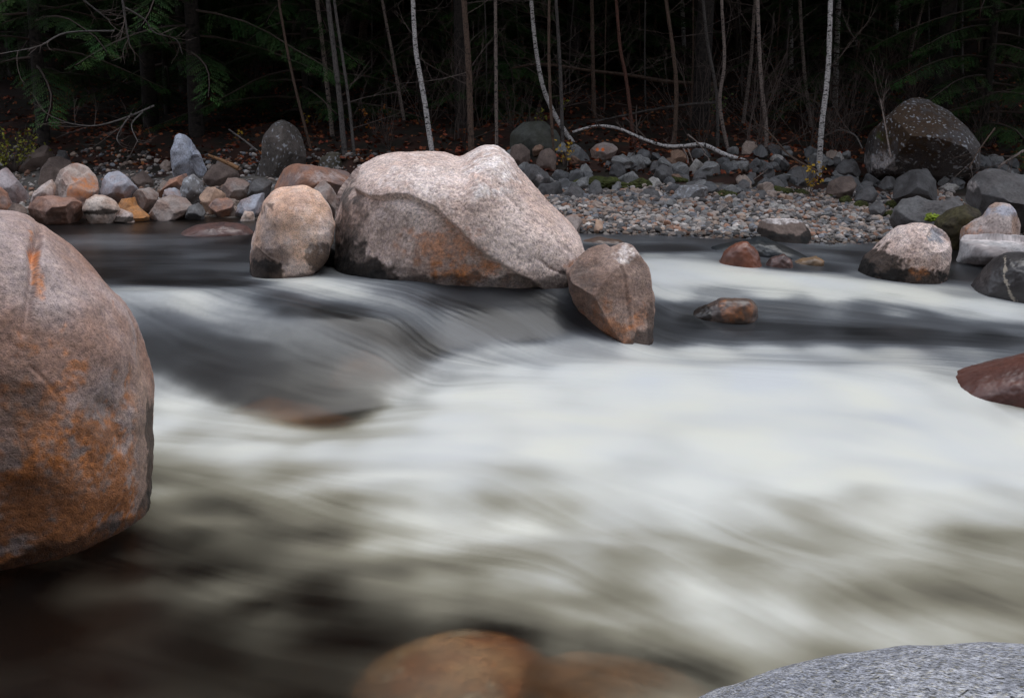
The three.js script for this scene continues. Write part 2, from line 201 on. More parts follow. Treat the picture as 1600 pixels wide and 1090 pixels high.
const FLOW = [
  [-2.0,-6.17,1.0,0.05],[-1.63,-6.1,0.96,0.3],[-1.24,-5.95,0.92,0.4],[-0.87,-5.85,0.99,0.1],[-0.6,-5.82,0.99,0.13],[-1.36,-6.64,0.68,0.73],[-1.06,-6.4,0.86,0.52],[-0.74,-6.25,0.95,0.32],
  [-0.48,-6.2,1.0,-0.06],[-0.29,-6.17,0.92,0.4],[-1.99,-6.55,1.0,0.0],[-1.66,-6.46,0.87,0.49],[-1.21,-6.11,0.92,0.4],[-0.95,-6.01,0.96,0.27],[-0.7,-5.99,0.99,-0.11],[-0.48,-6.0,1.0,0.04],
  [-0.24,-6.67,1.0,0.04],[0.02,-6.61,0.9,0.44],[0.21,-6.5,0.82,0.57],[0.38,-6.42,0.96,0.28],[-0.3,-6.37,0.99,0.15],[-0.04,-6.31,0.94,0.34],[0.13,-6.23,0.83,0.55],[-1.9,-6.03,0.94,0.34],
  [-1.65,-5.93,0.93,0.38],[-1.35,-5.77,0.84,0.54],[-1.87,-5.89,0.87,0.5],[-1.63,-5.74,0.83,0.56],[-1.36,-5.56,0.82,0.58],[-1.08,-5.47,0.95,0.33],[-0.91,-5.46,0.95,-0.32],[-0.77,-5.56,0.65,-0.76],
  [1.09,-6.86,0.96,0.27],[1.42,-6.82,1.0,0.06],[1.82,-6.78,0.99,0.11],[2.3,-6.72,0.99,0.12],[2.87,-6.64,0.98,0.19],[1.87,-7.03,0.98,0.18],[2.27,-6.95,0.97,0.22],[2.65,-6.85,0.96,0.27],
  [0.72,-8.17,0.95,-0.3],[1.22,-8.31,0.97,-0.25],[2.02,-7.92,0.97,0.26],[2.29,-7.85,0.97,0.23],[1.26,-7.68,0.8,0.6],[1.7,-7.52,0.99,0.12],[2.19,-7.43,0.97,0.26],[2.65,-7.29,0.95,0.32],
  [3.11,-7.1,0.89,0.46],[-2.97,-8.48,0.99,-0.12],[-2.57,-7.29,1.0,-0.0],[-1.9,-6.17,0.99,-0.11],[-1.13,-6.36,0.86,0.51],[-0.52,-6.19,1.0,0.07],[-0.1,-6.58,0.98,0.19],[0.35,-6.48,0.96,0.27],
  [-1.23,-5.94,0.94,0.33],[-0.69,-5.75,0.95,0.3],[-1.9,-5.99,0.83,0.57],[-1.59,-5.74,0.74,0.67],[-1.75,-5.59,0.77,0.63],[-1.22,-5.16,0.86,0.51],[-0.28,-5.89,0.87,-0.49],[0.37,-6.09,0.98,-0.19],
  [-0.01,-5.2,0.77,0.64],[0.87,-5.76,1.0,-0.05],[1.75,-5.35,0.7,0.71],[0.98,-4.64,0.88,0.47],[-0.29,-4.54,0.75,0.66],[-0.76,-4.33,0.71,0.7],[0.32,-3.79,0.65,0.76],[0.98,-3.73,0.66,0.75],
  [1.6,-4.01,0.76,0.65],[-0.99,-4.24,0.82,0.57],[-1.22,-3.62,0.9,0.43],[-0.84,-3.75,0.86,0.51],[-0.11,-3.31,0.94,0.33],[1.07,-3.42,0.56,0.83],[1.31,-7.84,0.88,0.48],[2.11,-7.56,0.97,0.25],
  [2.98,-7.22,0.87,0.49],[1.53,-6.84,1.0,0.04],[2.55,-6.6,0.98,0.21],[1.19,-8.64,1.0,-0.08],[2.36,-8.46,1.0,0.03],[2.3,-5.26,0.09,1.0],[-0.01,-3.72,0.92,0.38],
];

{
  const X0 = -5.8, X1 = 5.8, W = 900, H = 960, cx = 256, cz = 256;
  const ROWS = [[-10.6, 0], [-7.3, 0.2], [-5.2, 0.66], [-3.6, 0.86], [-1, 1]], BACK = ROWS.map(([z, v]) => [v, z]); // more of the texture for the falls
  const xOf = (u) => mix(X0, X1, u), zOf = (v) => table(BACK, v), vOf = (z) => table(ROWS, z), uOf = (x) => (x - X0) / (X1 - X0);
  const air = new Float32Array(cx * cz), dir = new Float32Array(cx * cz * 2);
  const pts = FOAM.map(([x, z, f]) => [x, z, waterLevel(x, z), f]);
  for (let j = 0; j < cz; j++) for (let i = 0; i < cx; i++) {
    const x = xOf(i / (cx - 1)), z = zOf(j / (cz - 1)), h = waterLevel(x, z); let s = 0, w = 0, near = 1e9;
    const D = pts.map(([px, pz, ph]) => (px - x) ** 2 * 0.7 + (pz - z) ** 2 + ((ph - h) * 2.2) ** 2);
    for (const d of D) if (d < near) near = d;
    for (let k = 0; k < D.length; k++) { const q = D[k] + near * 0.4 + 0.004, e = 1 / (q * q * Math.sqrt(q)); s += pts[k][3] * e; w += e; }
    air[j * cx + i] = s / w;
    let u = 0, v = 0;
    for (const [px, pz, dx, dz] of FLOW) { const q = (px - x) ** 2 + (pz - z) ** 2 + 0.02, k = 1 / (q * Math.sqrt(q)); u += dx * k; v += dz * k; }
    const wob = fbm(x * 0.9, 7, z * 0.9, 2) * 0.7, l = Math.hypot(u, v), c = Math.cos(wob), sn = Math.sin(wob);
    dir[(j * cx + i) * 2] = (u * c - v * sn) / l; dir[(j * cx + i) * 2 + 1] = (u * sn + v * c) / l;
  }
  const bil = (A, i, j, n, o) => {
    i = clamp(i, 0, cx - 1.001); j = clamp(j, 0, cz - 1.001);
    const a = Math.floor(i), b = Math.floor(j), s = i - a, t = j - b, q = (b * cx + a) * n + o;
    return mix(mix(A[q], A[q + n], s), mix(A[q + cx * n], A[q + cx * n + n], s), t);
  };
  // threads drawn out along the current: noise averaged along the flow, at two widths
  const RN = 1400, cell = (X1 - X0) / RN, raw = [0, 1, 2].map(() => new Float32Array(RN * RN)), drawn = [0, 1, 2].map(() => new Float32Array(W * H));
  for (let j = 0; j < RN; j++) for (let i = 0; i < RN; i++) { const k = j * RN + i; raw[0][k] = noise(i / 3.2, j / 3.2, 0.5); raw[1][k] = noise(i / 15, j / 15, 4.5); raw[2][k] = fbm(i / 34, 8.5, j / 34, 4); }
  for (let j = 0; j < H; j++) for (let i = 0; i < W; i++) {
    let s0 = 0, s1 = 0, s2 = 0, n = 0, n2 = 0;
    for (const sg of [-1, 1]) {
      let x = xOf(i / W), z = zOf(j / H);
      for (let k = 0; k < 20; k++) {
        const a = uOf(x) * (cx - 1), b = vOf(z) * (cz - 1);
        x += sg * bil(dir, a, b, 2, 0) * 0.026; z += sg * bil(dir, a, b, 2, 1) * 0.026;
        const p = clamp(Math.round((z + 10.6) / cell), 0, RN - 1) * RN + clamp(Math.round((x - X0) / cell), 0, RN - 1), w = 1 - k / 23;
        s0 += raw[0][p] * w; s1 += raw[1][p] * w; n += w;
        if (k < 5) { s2 += raw[2][p] * (1 - k / 6); n2 += 1 - k / 6; }
      }
    }
    const q = j * W + i; drawn[0][q] = s0 / n; drawn[1][q] = s1 / n; drawn[2][q] = s2 / n2;
  }
  for (const h of drawn) { let q = 0; for (const v of h) q += v * v; q = Math.sqrt(q / h.length); for (let k = 0; k < h.length; k++) h[k] /= q; }
  const clear = new Uint8Array(W * H * 4), tint = new Uint8Array(W * H * 4), bump = new Uint8Array(W * H * 4);
  for (let j = 0; j < H; j++) for (let i = 0; i < W; i++) {
    const k = j * W + i, f = bil(air, i / W * (cx - 1), j / H * (cz - 1), 1, 0), thread = drawn[0][k] * 0.55 + drawn[1][k] * 0.45, billow = drawn[2][k];
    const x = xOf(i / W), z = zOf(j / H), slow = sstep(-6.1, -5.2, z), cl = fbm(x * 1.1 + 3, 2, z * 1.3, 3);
    let a = f + (thread * mix(0.075, 0.035, slow) + billow * mix(0.05, 0.14, slow)) * (0.06 + 3.0 * f * (1 - f));
    a = Math.pow(clamp(a), 1.08) * 0.97;
    clear.set([255 * (1 - a), 255 * (1 - a), 255 * (1 - a), 255], k * 4);
    const c = clamp(0.5 + 0.9 * cl + 0.15 * billow), thick = sstep(0.3, 0.95, a), T0 = [mix(.26, .5, slow), mix(.28, .47, slow), mix(.31, .36, slow)], T1 = [mix(.57, .65, c), mix(.59, .65, c), mix(.6, .59, c)]; // thin foam: slate sky reflection painted in on the falls, pool brown below
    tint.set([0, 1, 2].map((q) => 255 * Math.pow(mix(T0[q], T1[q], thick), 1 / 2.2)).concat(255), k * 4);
    const b = clamp(128 + 22 * mix(thread, billow, slow), 0, 255); bump.set([b, b, b, 255], k * 4);
  }
  const tex = (d, srgb) => { const t = new THREE.DataTexture(d, W, H); t.magFilter = t.minFilter = THREE.LinearFilter; if (srgb) t.colorSpace = THREE.SRGBColorSpace; t.needsUpdate = true; return t; };
  const g = gridGeometry(ticks(-14, -5.8, 5.8, 14, 0.035, 0.3), ticks(-11.2, -10.6, -1, -0.4, 0.025, 0.1), waterLevel, null, (x, y, z) => groundAt(x, z) < y + 0.12);
  const p = g.attributes.position, uv = [];
  for (let i = 0; i < p.count; i++) uv.push(uOf(p.getX(i)), vOf(p.getZ(i)));
  g.setAttribute('uv', new THREE.Float32BufferAttribute(uv, 2));
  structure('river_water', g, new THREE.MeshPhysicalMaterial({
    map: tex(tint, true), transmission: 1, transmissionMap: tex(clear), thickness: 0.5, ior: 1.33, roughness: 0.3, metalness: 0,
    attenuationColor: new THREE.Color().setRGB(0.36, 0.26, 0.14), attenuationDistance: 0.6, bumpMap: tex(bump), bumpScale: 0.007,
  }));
}

// ------------------------------------------------------------------ boulders and rocks
const spheres = {};
function unitSphere(d) {
  if (!spheres[d]) { const g = new THREE.IcosahedronGeometry(1, d); g.deleteAttribute('normal'); g.deleteAttribute('uv'); spheres[d] = mergeVertices(g, 1e-5); }
  return spheres[d];
}
// a, b: the two mineral tones; sp: speckle; ang: number of broken faces; li: lichen; mo: moss; band: layering
const STYLE = {
  rustgranite: { a: [.36, .285, .275], b: [.25, .145, .11], sp: .35, rough: .7 },
  pinkgranite: { a: [.68, .555, .51], b: [.56, .41, .355], sp: .6, rough: 1 },
  tangranite: { a: [.7, .46, .34], b: [.62, .5, .46], sp: .2, rough: .4 },
  browngranite: { a: [.33, .23, .19], b: [.21, .13, .1], sp: .35, rough: .8, ang: 4 },
  palegranite: { a: [.52, .43, .4], b: [.4, .27, .21], sp: .5, ang: 4 },
  palegrey: { a: [.46, .44, .44], b: [.36, .31, .3], sp: .4, ang: 2 },
  palelav: { a: [.52, .45, .46], b: [.38, .26, .24], sp: .3, ang: 6 },
  paleblue: { a: [.52, .55, .64], b: [.36, .36, .4], sp: .6, ang: 4 },
  bluegrey: { a: [.38, .39, .44], b: [.34, .26, .25], sp: .3, ang: 6 },
  pale: { a: [.6, .5, .44], b: [.48, .34, .27], sp: .4 },
  tan: { a: [.52, .34, .24], b: [.42, .28, .21], sp: .3, ang: 4 },
  tansplit: { a: [.52, .42, .37], b: [.42, .27, .22], sp: .3, ang: 3 },
  brown: { a: [.2, .145, .12], b: [.14, .1, .085], sp: .3, ang: 6 },
  reddish: { a: [.4, .2, .13], b: [.27, .19, .17], sp: .35, ang: 4 },
  redslab2: { a: [.36, .23, .19], b: [.3, .15, .1], sp: .3, ang: 4, band: 1 },
  orange: { a: [.48, .21, .07], b: [.33, .17, .08], sp: .3, ang: 5 },
  grey: { a: [.155, .15, .15], b: [.11, .1, .098], sp: .35, ang: 9 },
  grey2: { a: [.34, .28, .255], b: [.28, .19, .155], sp: .3, ang: 6 },
  darkgrey: { a: [.105, .1, .1], b: [.07, .065, .065], sp: .3, ang: 4 },
  darkgreen: { a: [.09, .092, .08], b: [.06, .06, .045], sp: .3, ang: 3 },
  darklichen: { a: [.15, .125, .11], b: [.1, .085, .075], sp: .4, li: .12, ang: 3 },
  lichen: { a: [.25, .245, .25], b: [.2, .18, .17], sp: .3, li: .5, ang: 4 },
  mossy: { a: [.11, .095, .09], b: [.08, .065, .06], sp: .3, li: .12, ang: 10 },
  mossy2: { a: [.12, .1, .075], b: [.07, .06, .035], sp: .3, li: .05 },
  moss: { a: [.06, .05, .018], b: [.035, .025, .012], sp: .6, rough: 2 },
  brownwet: { a: [.12, .075, .055], b: [.08, .06, .055], sp: .2, wet: 1 },
  redwet: { a: [.2, .075, .045], b: [.13, .055, .04], sp: .15, wet: 1 },
  redwet2: { a: [.13, .07, .06], b: [.075, .05, .048], sp: .2, wet: 1 },
  redslab: { a: [.115, .045, .032], b: [.075, .035, .03], sp: .2, wet: 1, band: 1 },
  blackwet: { a: [.02, .024, .028], b: [.03, .03, .03], sp: .1, wet: 1 },
  blackwet2: { a: [.06, .055, .056], b: [.04, .035, .035], sp: .2, wet: 1, ang: 3 },
  tanwet: { a: [.25, .15, .08], b: [.17, .12, .08], sp: .2, wet: 1 },
  gneiss: { a: [.34, .345, .38], b: [.19, .2, .24], sp: .6, band: 2, rough: .5 },
  underwater: { a: [.72, .44, .28], b: [.5, .2, .1], sp: .3 },
  underorange: { a: [.42, .19, .07], b: [.3, .14, .06], sp: .2 },
  underbrown: { a: [.32, .15, .07], b: [.2, .1, .05], sp: .2 },
};
const BLOB = { brownish: [.27, .185, .15], rust: [.5, .165, .035], dark: [.07, .056, .05], wetdark: [.035, .029, .026], pale: [.74, .67, .65], pink: [.55, .32, .22], streak: [.2, .13, .1], blue: [.36, .43, .56], grey: [.3, .29, .31], green: [.09, .12, .015], mossbrown: [.075, .04, .018], orange: [.75, .16, .03] };
const mossDark = std({ vertexColors: true, color: new THREE.Color().setRGB(.055, .06, .012) }), mossBright = std({ vertexColors: true, color: new THREE.Color().setRGB(.2, .26, .02) });
const rockDry = std({ vertexColors: true, roughness: 0.82 }), rockWet = std({ vertexColors: true, roughness: 0.38 });
function grainMaterial(kind, metres, bumpScale) { // mineral grain finer than the mesh; tiles by mirroring
  const N = 1024, d = new Uint8Array(N * N * 4), b = new Uint8Array(N * N * 4), k = metres * 1000 / N;
  for (let j = 0; j < N; j++) for (let i = 0; i < N; i++) {
    const x = i * k, y = j * k; let v, r = 0, w = 0; // millimetres
    if (kind === 'gneiss') {
      const warp = 9 * noise(x / 60, y / 60, 2), n1 = noise(x / 34, (y + warp) / 5, 1), n2 = noise(x / 9, (y + warp) / 2.2, 6), n3 = noise(x / 2.6, y / 2.2, 3);
      v = 0.56 + 0.5 * n1 + 0.7 * n2 + 0.5 * n3;
      const cr = Math.abs(noise(x / 70, (y + warp) / 13, 12)), open = sstep(0.1, 0.3, noise(x / 55, y / 40, 20));
      v *= 1 - 0.9 * open * (1 - sstep(0.02, 0.05, cr)); w = 0.2 * sstep(0.15, 0.4, noise(x / 14, y / 6, 8)); r = -0.35 * open * (1 - sstep(0.01, 0.04, cr)) + 0.3 * n2 + 0.2 * n1;
    } else {
      const n1 = noise(x / 8, y / 8, 1), n2 = noise(x / 3.2, y / 3.2, 6), n3 = noise(x / 26, y / 26, 9);
      v = 0.76 + 0.22 * n1 + 0.26 * n2 + 0.16 * n3 - 0.4 * sstep(0.28, 0.42, noise(x / 5, y / 5, 14)); r = 0.3 * n1 + 0.25 * n2 + 0.4 * n3 - 0.5 * sstep(0.36, 0.45, noise(x / 9, y / 9, 17));
      w = 0.03 * n3;
    }
    d.set([clamp(v + w) * 255, clamp(v + w * 0.8) * 255, clamp(v + w * (kind === 'gneiss' ? 0.2 : -1)) * 255, 255], (j * N + i) * 4);
    const h = clamp(0.55 + r * 0.6) * 255; b.set([h, h, h, 255], (j * N + i) * 4);
  }
  const tex = (q) => { const x = new THREE.DataTexture(q, N, N); x.wrapS = x.wrapT = THREE.MirroredRepeatWrapping; x.magFilter = THREE.LinearFilter; x.repeat.set(1 / metres, 1 / metres); x.needsUpdate = true; return x; };
  return std({ vertexColors: true, map: tex(d), bumpMap: tex(b), bumpScale, roughness: 0.8 });
}
const rockGrain = grainMaterial('granite', 1.1, 0.0028), rockGneiss = grainMaterial('gneiss', 0.8, 0.005);
function polyDist(q, x, y) { // distance to a line of points, and which side of it
  let best = 1e9, side = 1;
  for (let i = 0; i < q.length - 1; i++) {
    const [ax, ay] = q[i], bx = q[i + 1][0] - ax, by = q[i + 1][1] - ay, t = clamp(((x - ax) * bx + (y - ay) * by) / (bx * bx + by * by + 1e-12));
    const dx = x - ax - bx * t, dy = y - ay - by * t, d = dx * dx + dy * dy;
    if (d < best) { best = d; side = bx * dy - by * dx > 0 ? 1 : -1; }
  }
  return [Math.sqrt(best), side];
}
function rockGeometry(R, index) {
  const S = STYLE[R.s], u = index * 7.31 + 1.7, ys = R.q.map((p) => p[1]), xs = R.q.map((p) => p[0]);
  const lo = Math.min(...ys), hi = Math.max(...ys), tall = hi - lo, wide = Math.max(...xs) - Math.min(...xs);
  const q = R.q.map(([x, y]) => { const f = clamp(1 - (y - lo) / (0.25 * tall)); return [x, y - R.k * f]; });
  const cx = (Math.min(...xs) + Math.max(...xs)) / 2, cy = (lo - R.k * 0.5 + hi) / 2, N = 720, rad = new Float32Array(N), out = new Float32Array(N);
  for (let i = 0; i < N; i++) {
    const a = i / N * 2 * Math.PI, c = Math.cos(a), s = Math.sin(a); let r = 0;
    for (let k = 0; k < q.length; k++) {
      const [ax, ay] = q[k], [bx, by] = q[(k + 1) % q.length], ex = bx - ax, ey = by - ay, den = c * ey - s * ex;
      if (Math.abs(den) < 1e-9) continue;
      const t = ((ax - cx) * ey - (ay - cy) * ex) / den, w = ((ax - cx) * s - (ay - cy) * c) / den;
      if (t > 0 && w >= -1e-6 && w <= 1 + 1e-6) r = Math.max(r, t);
    }
    rad[i] = r || rad[Math.max(0, i - 1)];
  }
  for (let i = 0; i < N; i++) { let s = 0, w = 0; for (let k = -12; k <= 12; k++) { const e = Math.exp(-k * k / 40); s += e * rad[(i + k + N) % N]; w += e; } out[i] = s / w; }
  const g = unitSphere(R.d).clone(), P = g.attributes.position, n = P.count, size = Math.min(wide, tall + R.k, R.D * 1.3), pw = 0.78;
  const cuts = [];
  let sd = seed; seed = (index + 11) * 7919;
  for (let k = 0; k < (S.ang ?? 0); k++) { const a = rr(0, 6.28), z = rr(0.25, 0.9), h = Math.sqrt(1 - z * z); cuts.push([Math.cos(a) * h, Math.sin(a) * h * 0.9, z, rr(0.62, 0.85)]); }
  seed = sd;
  const rough = S.rough ?? 1;
  for (let i = 0; i < n; i++) {
    let nx = P.getX(i), ny = P.getY(i), nz = P.getZ(i);
    if (R.d >= 50) { nz += 0.55; const q = Math.hypot(nx, ny, nz); nx /= q; ny /= q; nz /= q; } // finer in front
    const c = Math.hypot(nx, ny), a = (Math.atan2(ny, nx) / (2 * Math.PI) + 1) % 1 * N, f = Math.floor(a);
    const r = mix(out[f % N], out[(f + 1) % N], a - f), m = c ** pw;
    let x = c > 1e-6 ? r * m * nx / c : 0, y = c > 1e-6 ? r * m * ny / c : 0, z = Math.sign(nz) * Math.abs(nz) ** 0.85 * R.D / 2;
    for (const [ex, ey, ez, d] of cuts) { const ext = Math.hypot(ex * wide / 2, ey * tall / 2, ez * R.D / 2) * d, s = x * ex + y * ey + z * ez - ext; if (s > 0) { x -= ex * s * 0.94; y -= ey * s * 0.94; z -= ez * s * 0.94; } }
    const l = Math.hypot(x, y, z) || 1, dx = x / l, dy = y / l, dz = z / l, px = x + u, py = y, pz = z - u;
    let d = fbm(px * 1.7 / size, py * 1.7 / size, pz * 1.7 / size, 3) * size * 0.09 * (R.lf ?? 1) + fbm(px * 9, py * 9, pz * 9, 3) * 0.012 * rough + noise(px * 45, py * 45, pz * 45) * 0.0028 * rough;
    d += (0.5 - Math.abs(noise(px * 4 / size, py * 4 / size, pz * 4 / size))) * size * 0.02;
    x += dx * d; y += dy * d; z += dz * d;
    if (R.e) z += R.e * y;
    if (R.f && nz > -0.1) for (const [kind, line, w, deep] of R.f) {
      if (kind === 'groove') { const [e] = polyDist(line, x + cx, y + cy), wd = w * (1 + 0.5 * noise(px * 14, py * 14, pz)); const k = Math.exp(-((e / wd) ** 2)) * deep * (0.7 + 0.6 * noise(px * 8, py * 8, 3)); x -= dx * k; y -= dy * k; z -= dz * k; }
      else if (kind === 'step') { const [e, sd2] = polyDist(line, x + cx, y + cy), se = e * sd2 + 0.02 * fbm(px * 7, py * 7, pz, 2); const k = sstep(-w, w, -se) * Math.exp(-((e / (0.35 * size)) ** 2)) * deep; x -= dx * k; y -= dy * k; z -= dz * k; }
      else if (kind === 'dish') { const e = Math.hypot(x + cx - line[0][0], y + cy - line[0][1]); const k = (1 - sstep(w * 0.85, w, e)) * deep * (1 - (e / w) ** 2 * 0.7); x -= dx * k; y -= dy * k; z -= dz * k; }
      else if (kind === 'cuttop') { const t = line[0][1] - cy; if (y > t) y = t + (y - t) * 0.25; }
    }
    P.setXYZ(i, x + cx, y + cy, z);
  }
  g.computeVertexNormals();
  const C = new Float32Array(n * 3), col = [0, 0, 0];
  const grainy = R.d >= 50 && !S.wet, vein = R.f?.find((f) => f[0] === 'vein');
  for (let i = 0; i < n; i++) {
    const x = P.getX(i), y = P.getY(i), z = P.getZ(i), px = x + u, py = y, pz = z - u;
    const n1 = sstep(-0.25, 0.3, fbm(px * 2.4 / size, py * 2.4 / size, pz * 2.4 / size, 4)), n2 = fbm(px * 14, py * 14, pz * 14, 3), g1 = noise(px * 70, py * 70, pz * 70), g2 = noise(px * 150, py * 150, pz * 150);
    let t = n1;
    if (S.band) t = clamp(t * 0.4 + 0.6 * sstep(-0.3, 0.3, fbm((px * 0.35 + py * 0.25) * (S.band === 2 ? 9 : 5), (py - 0.25 * px) * (S.band === 2 ? 60 : 24), pz * (S.band === 2 ? 34 : 8), 3) + 0.3 * n2));
    const grain = 1 + S.sp * (0.8 * g1 + 0.55 * g2) + 0.4 * n2;
    for (let k = 0; k < 3; k++) col[k] = mix(S.a[k], S.b[k], t) * clamp(grain, 0.25, 2);
    const fleck = sstep(0.28, 0.42, noise(px * 75, py * 75, pz * 75 + 9)) * S.sp;
    for (let k = 0; k < 3; k++) col[k] *= 1 - 0.72 * fleck;
    if (R.b) for (const [kind, bx, by, rx, ry, amt] of R.b) {
      if (kind === 'vein') continue;
      const e = Math.hypot((x - bx) / rx, (y - by) / ry);
      if (e > 2) continue;
      let m;
      if (kind === 'orange') m = 1 - sstep(0.85, 1.1, e);
      else {
        const ragged = fbm(px * 9, py * 9, pz * 9, 4) * 1.5 + noise(px * 38, py * 38, pz * 38) * 0.35;
        m = kind === 'wetdark' ? sstep(0, 0.22, 1 - e + ragged * 0.45) : kind === 'streak' ? sstep(0.1, 0.3, noise(px * 26 + py * 18, py * 7 - px * 4, pz * 20) + 0.25 - e * 0.4) : sstep(0, 0.6, 1 - e + ragged * (kind === 'brownish' ? 0.4 : 1));
        m *= amt * (kind === 'rust' || kind === 'dark' || kind === 'pale' ? clamp(0.75 + 1.3 * n2 + 0.5 * g1) : 1);
      }
      const T = kind === 'wetdark' ? [col[0] * 0.11, col[1] * 0.1, col[2] * 0.09] : BLOB[kind], gk = kind === 'wetdark' ? 1 : clamp(grain, 0.5, 1.5);
      for (let k = 0; k < 3; k++) col[k] = mix(col[k], T[k] * gk, m);
    }
    if (vein) { const [e] = polyDist(vein[1], x, y), m = 1 - sstep(0.7, 1.1, e / (vein[2] * clamp(0.75 + 2.2 * n2 + 0.8 * g1, 0.05, 2))); for (let k = 0; k < 3; k++) col[k] = mix(col[k], [.42, .36, .29][k], m * 0.85); }
    if (S.li) { const m = sstep(0.5 - S.li * 0.6, 0.56 - S.li * 0.6, noise(px * 34, py * 34, pz * 34 + 4) + 0.5 * fbm(px * 5, py * 5, pz * 5, 2) + 0.25 * noise(px * 80, py * 80, pz * 80)); for (let k = 0; k < 3; k++) col[k] = mix(col[k], [.48, .49, .52][k], m * 0.85); }
    if (R.w !== undefined && y < R.w + fbm(px * 5, 2, pz * 5, 3) * 0.12) for (let k = 0; k < 3; k++) col[k] = mix(col[k], col[k] * 0.3, sstep(0, 0.025, R.w + fbm(px * 5, 2, pz * 5, 3) * 0.12 - y));
    C.set(grainy ? [col[0] * 1.32, col[1] * 1.32, col[2] * 1.32] : col, i * 3); // the grain texture averages three quarters
  }
  g.setAttribute('color', new THREE.BufferAttribute(C, 3));
  if (R.d >= 50) { const uv = new Float32Array(n * 2); for (let i = 0; i < n; i++) { uv[i * 2] = P.getX(i) + (R.v ?? 0.5) * P.getZ(i) + u; uv[i * 2 + 1] = R.s === 'gneiss' ? P.getY(i) - 0.8 * P.getZ(i) + 0.15 * P.getX(i) : P.getY(i) - 0.5 * P.getZ(i); } g.setAttribute('uv', new THREE.BufferAttribute(uv, 2)); }
  return g;
}
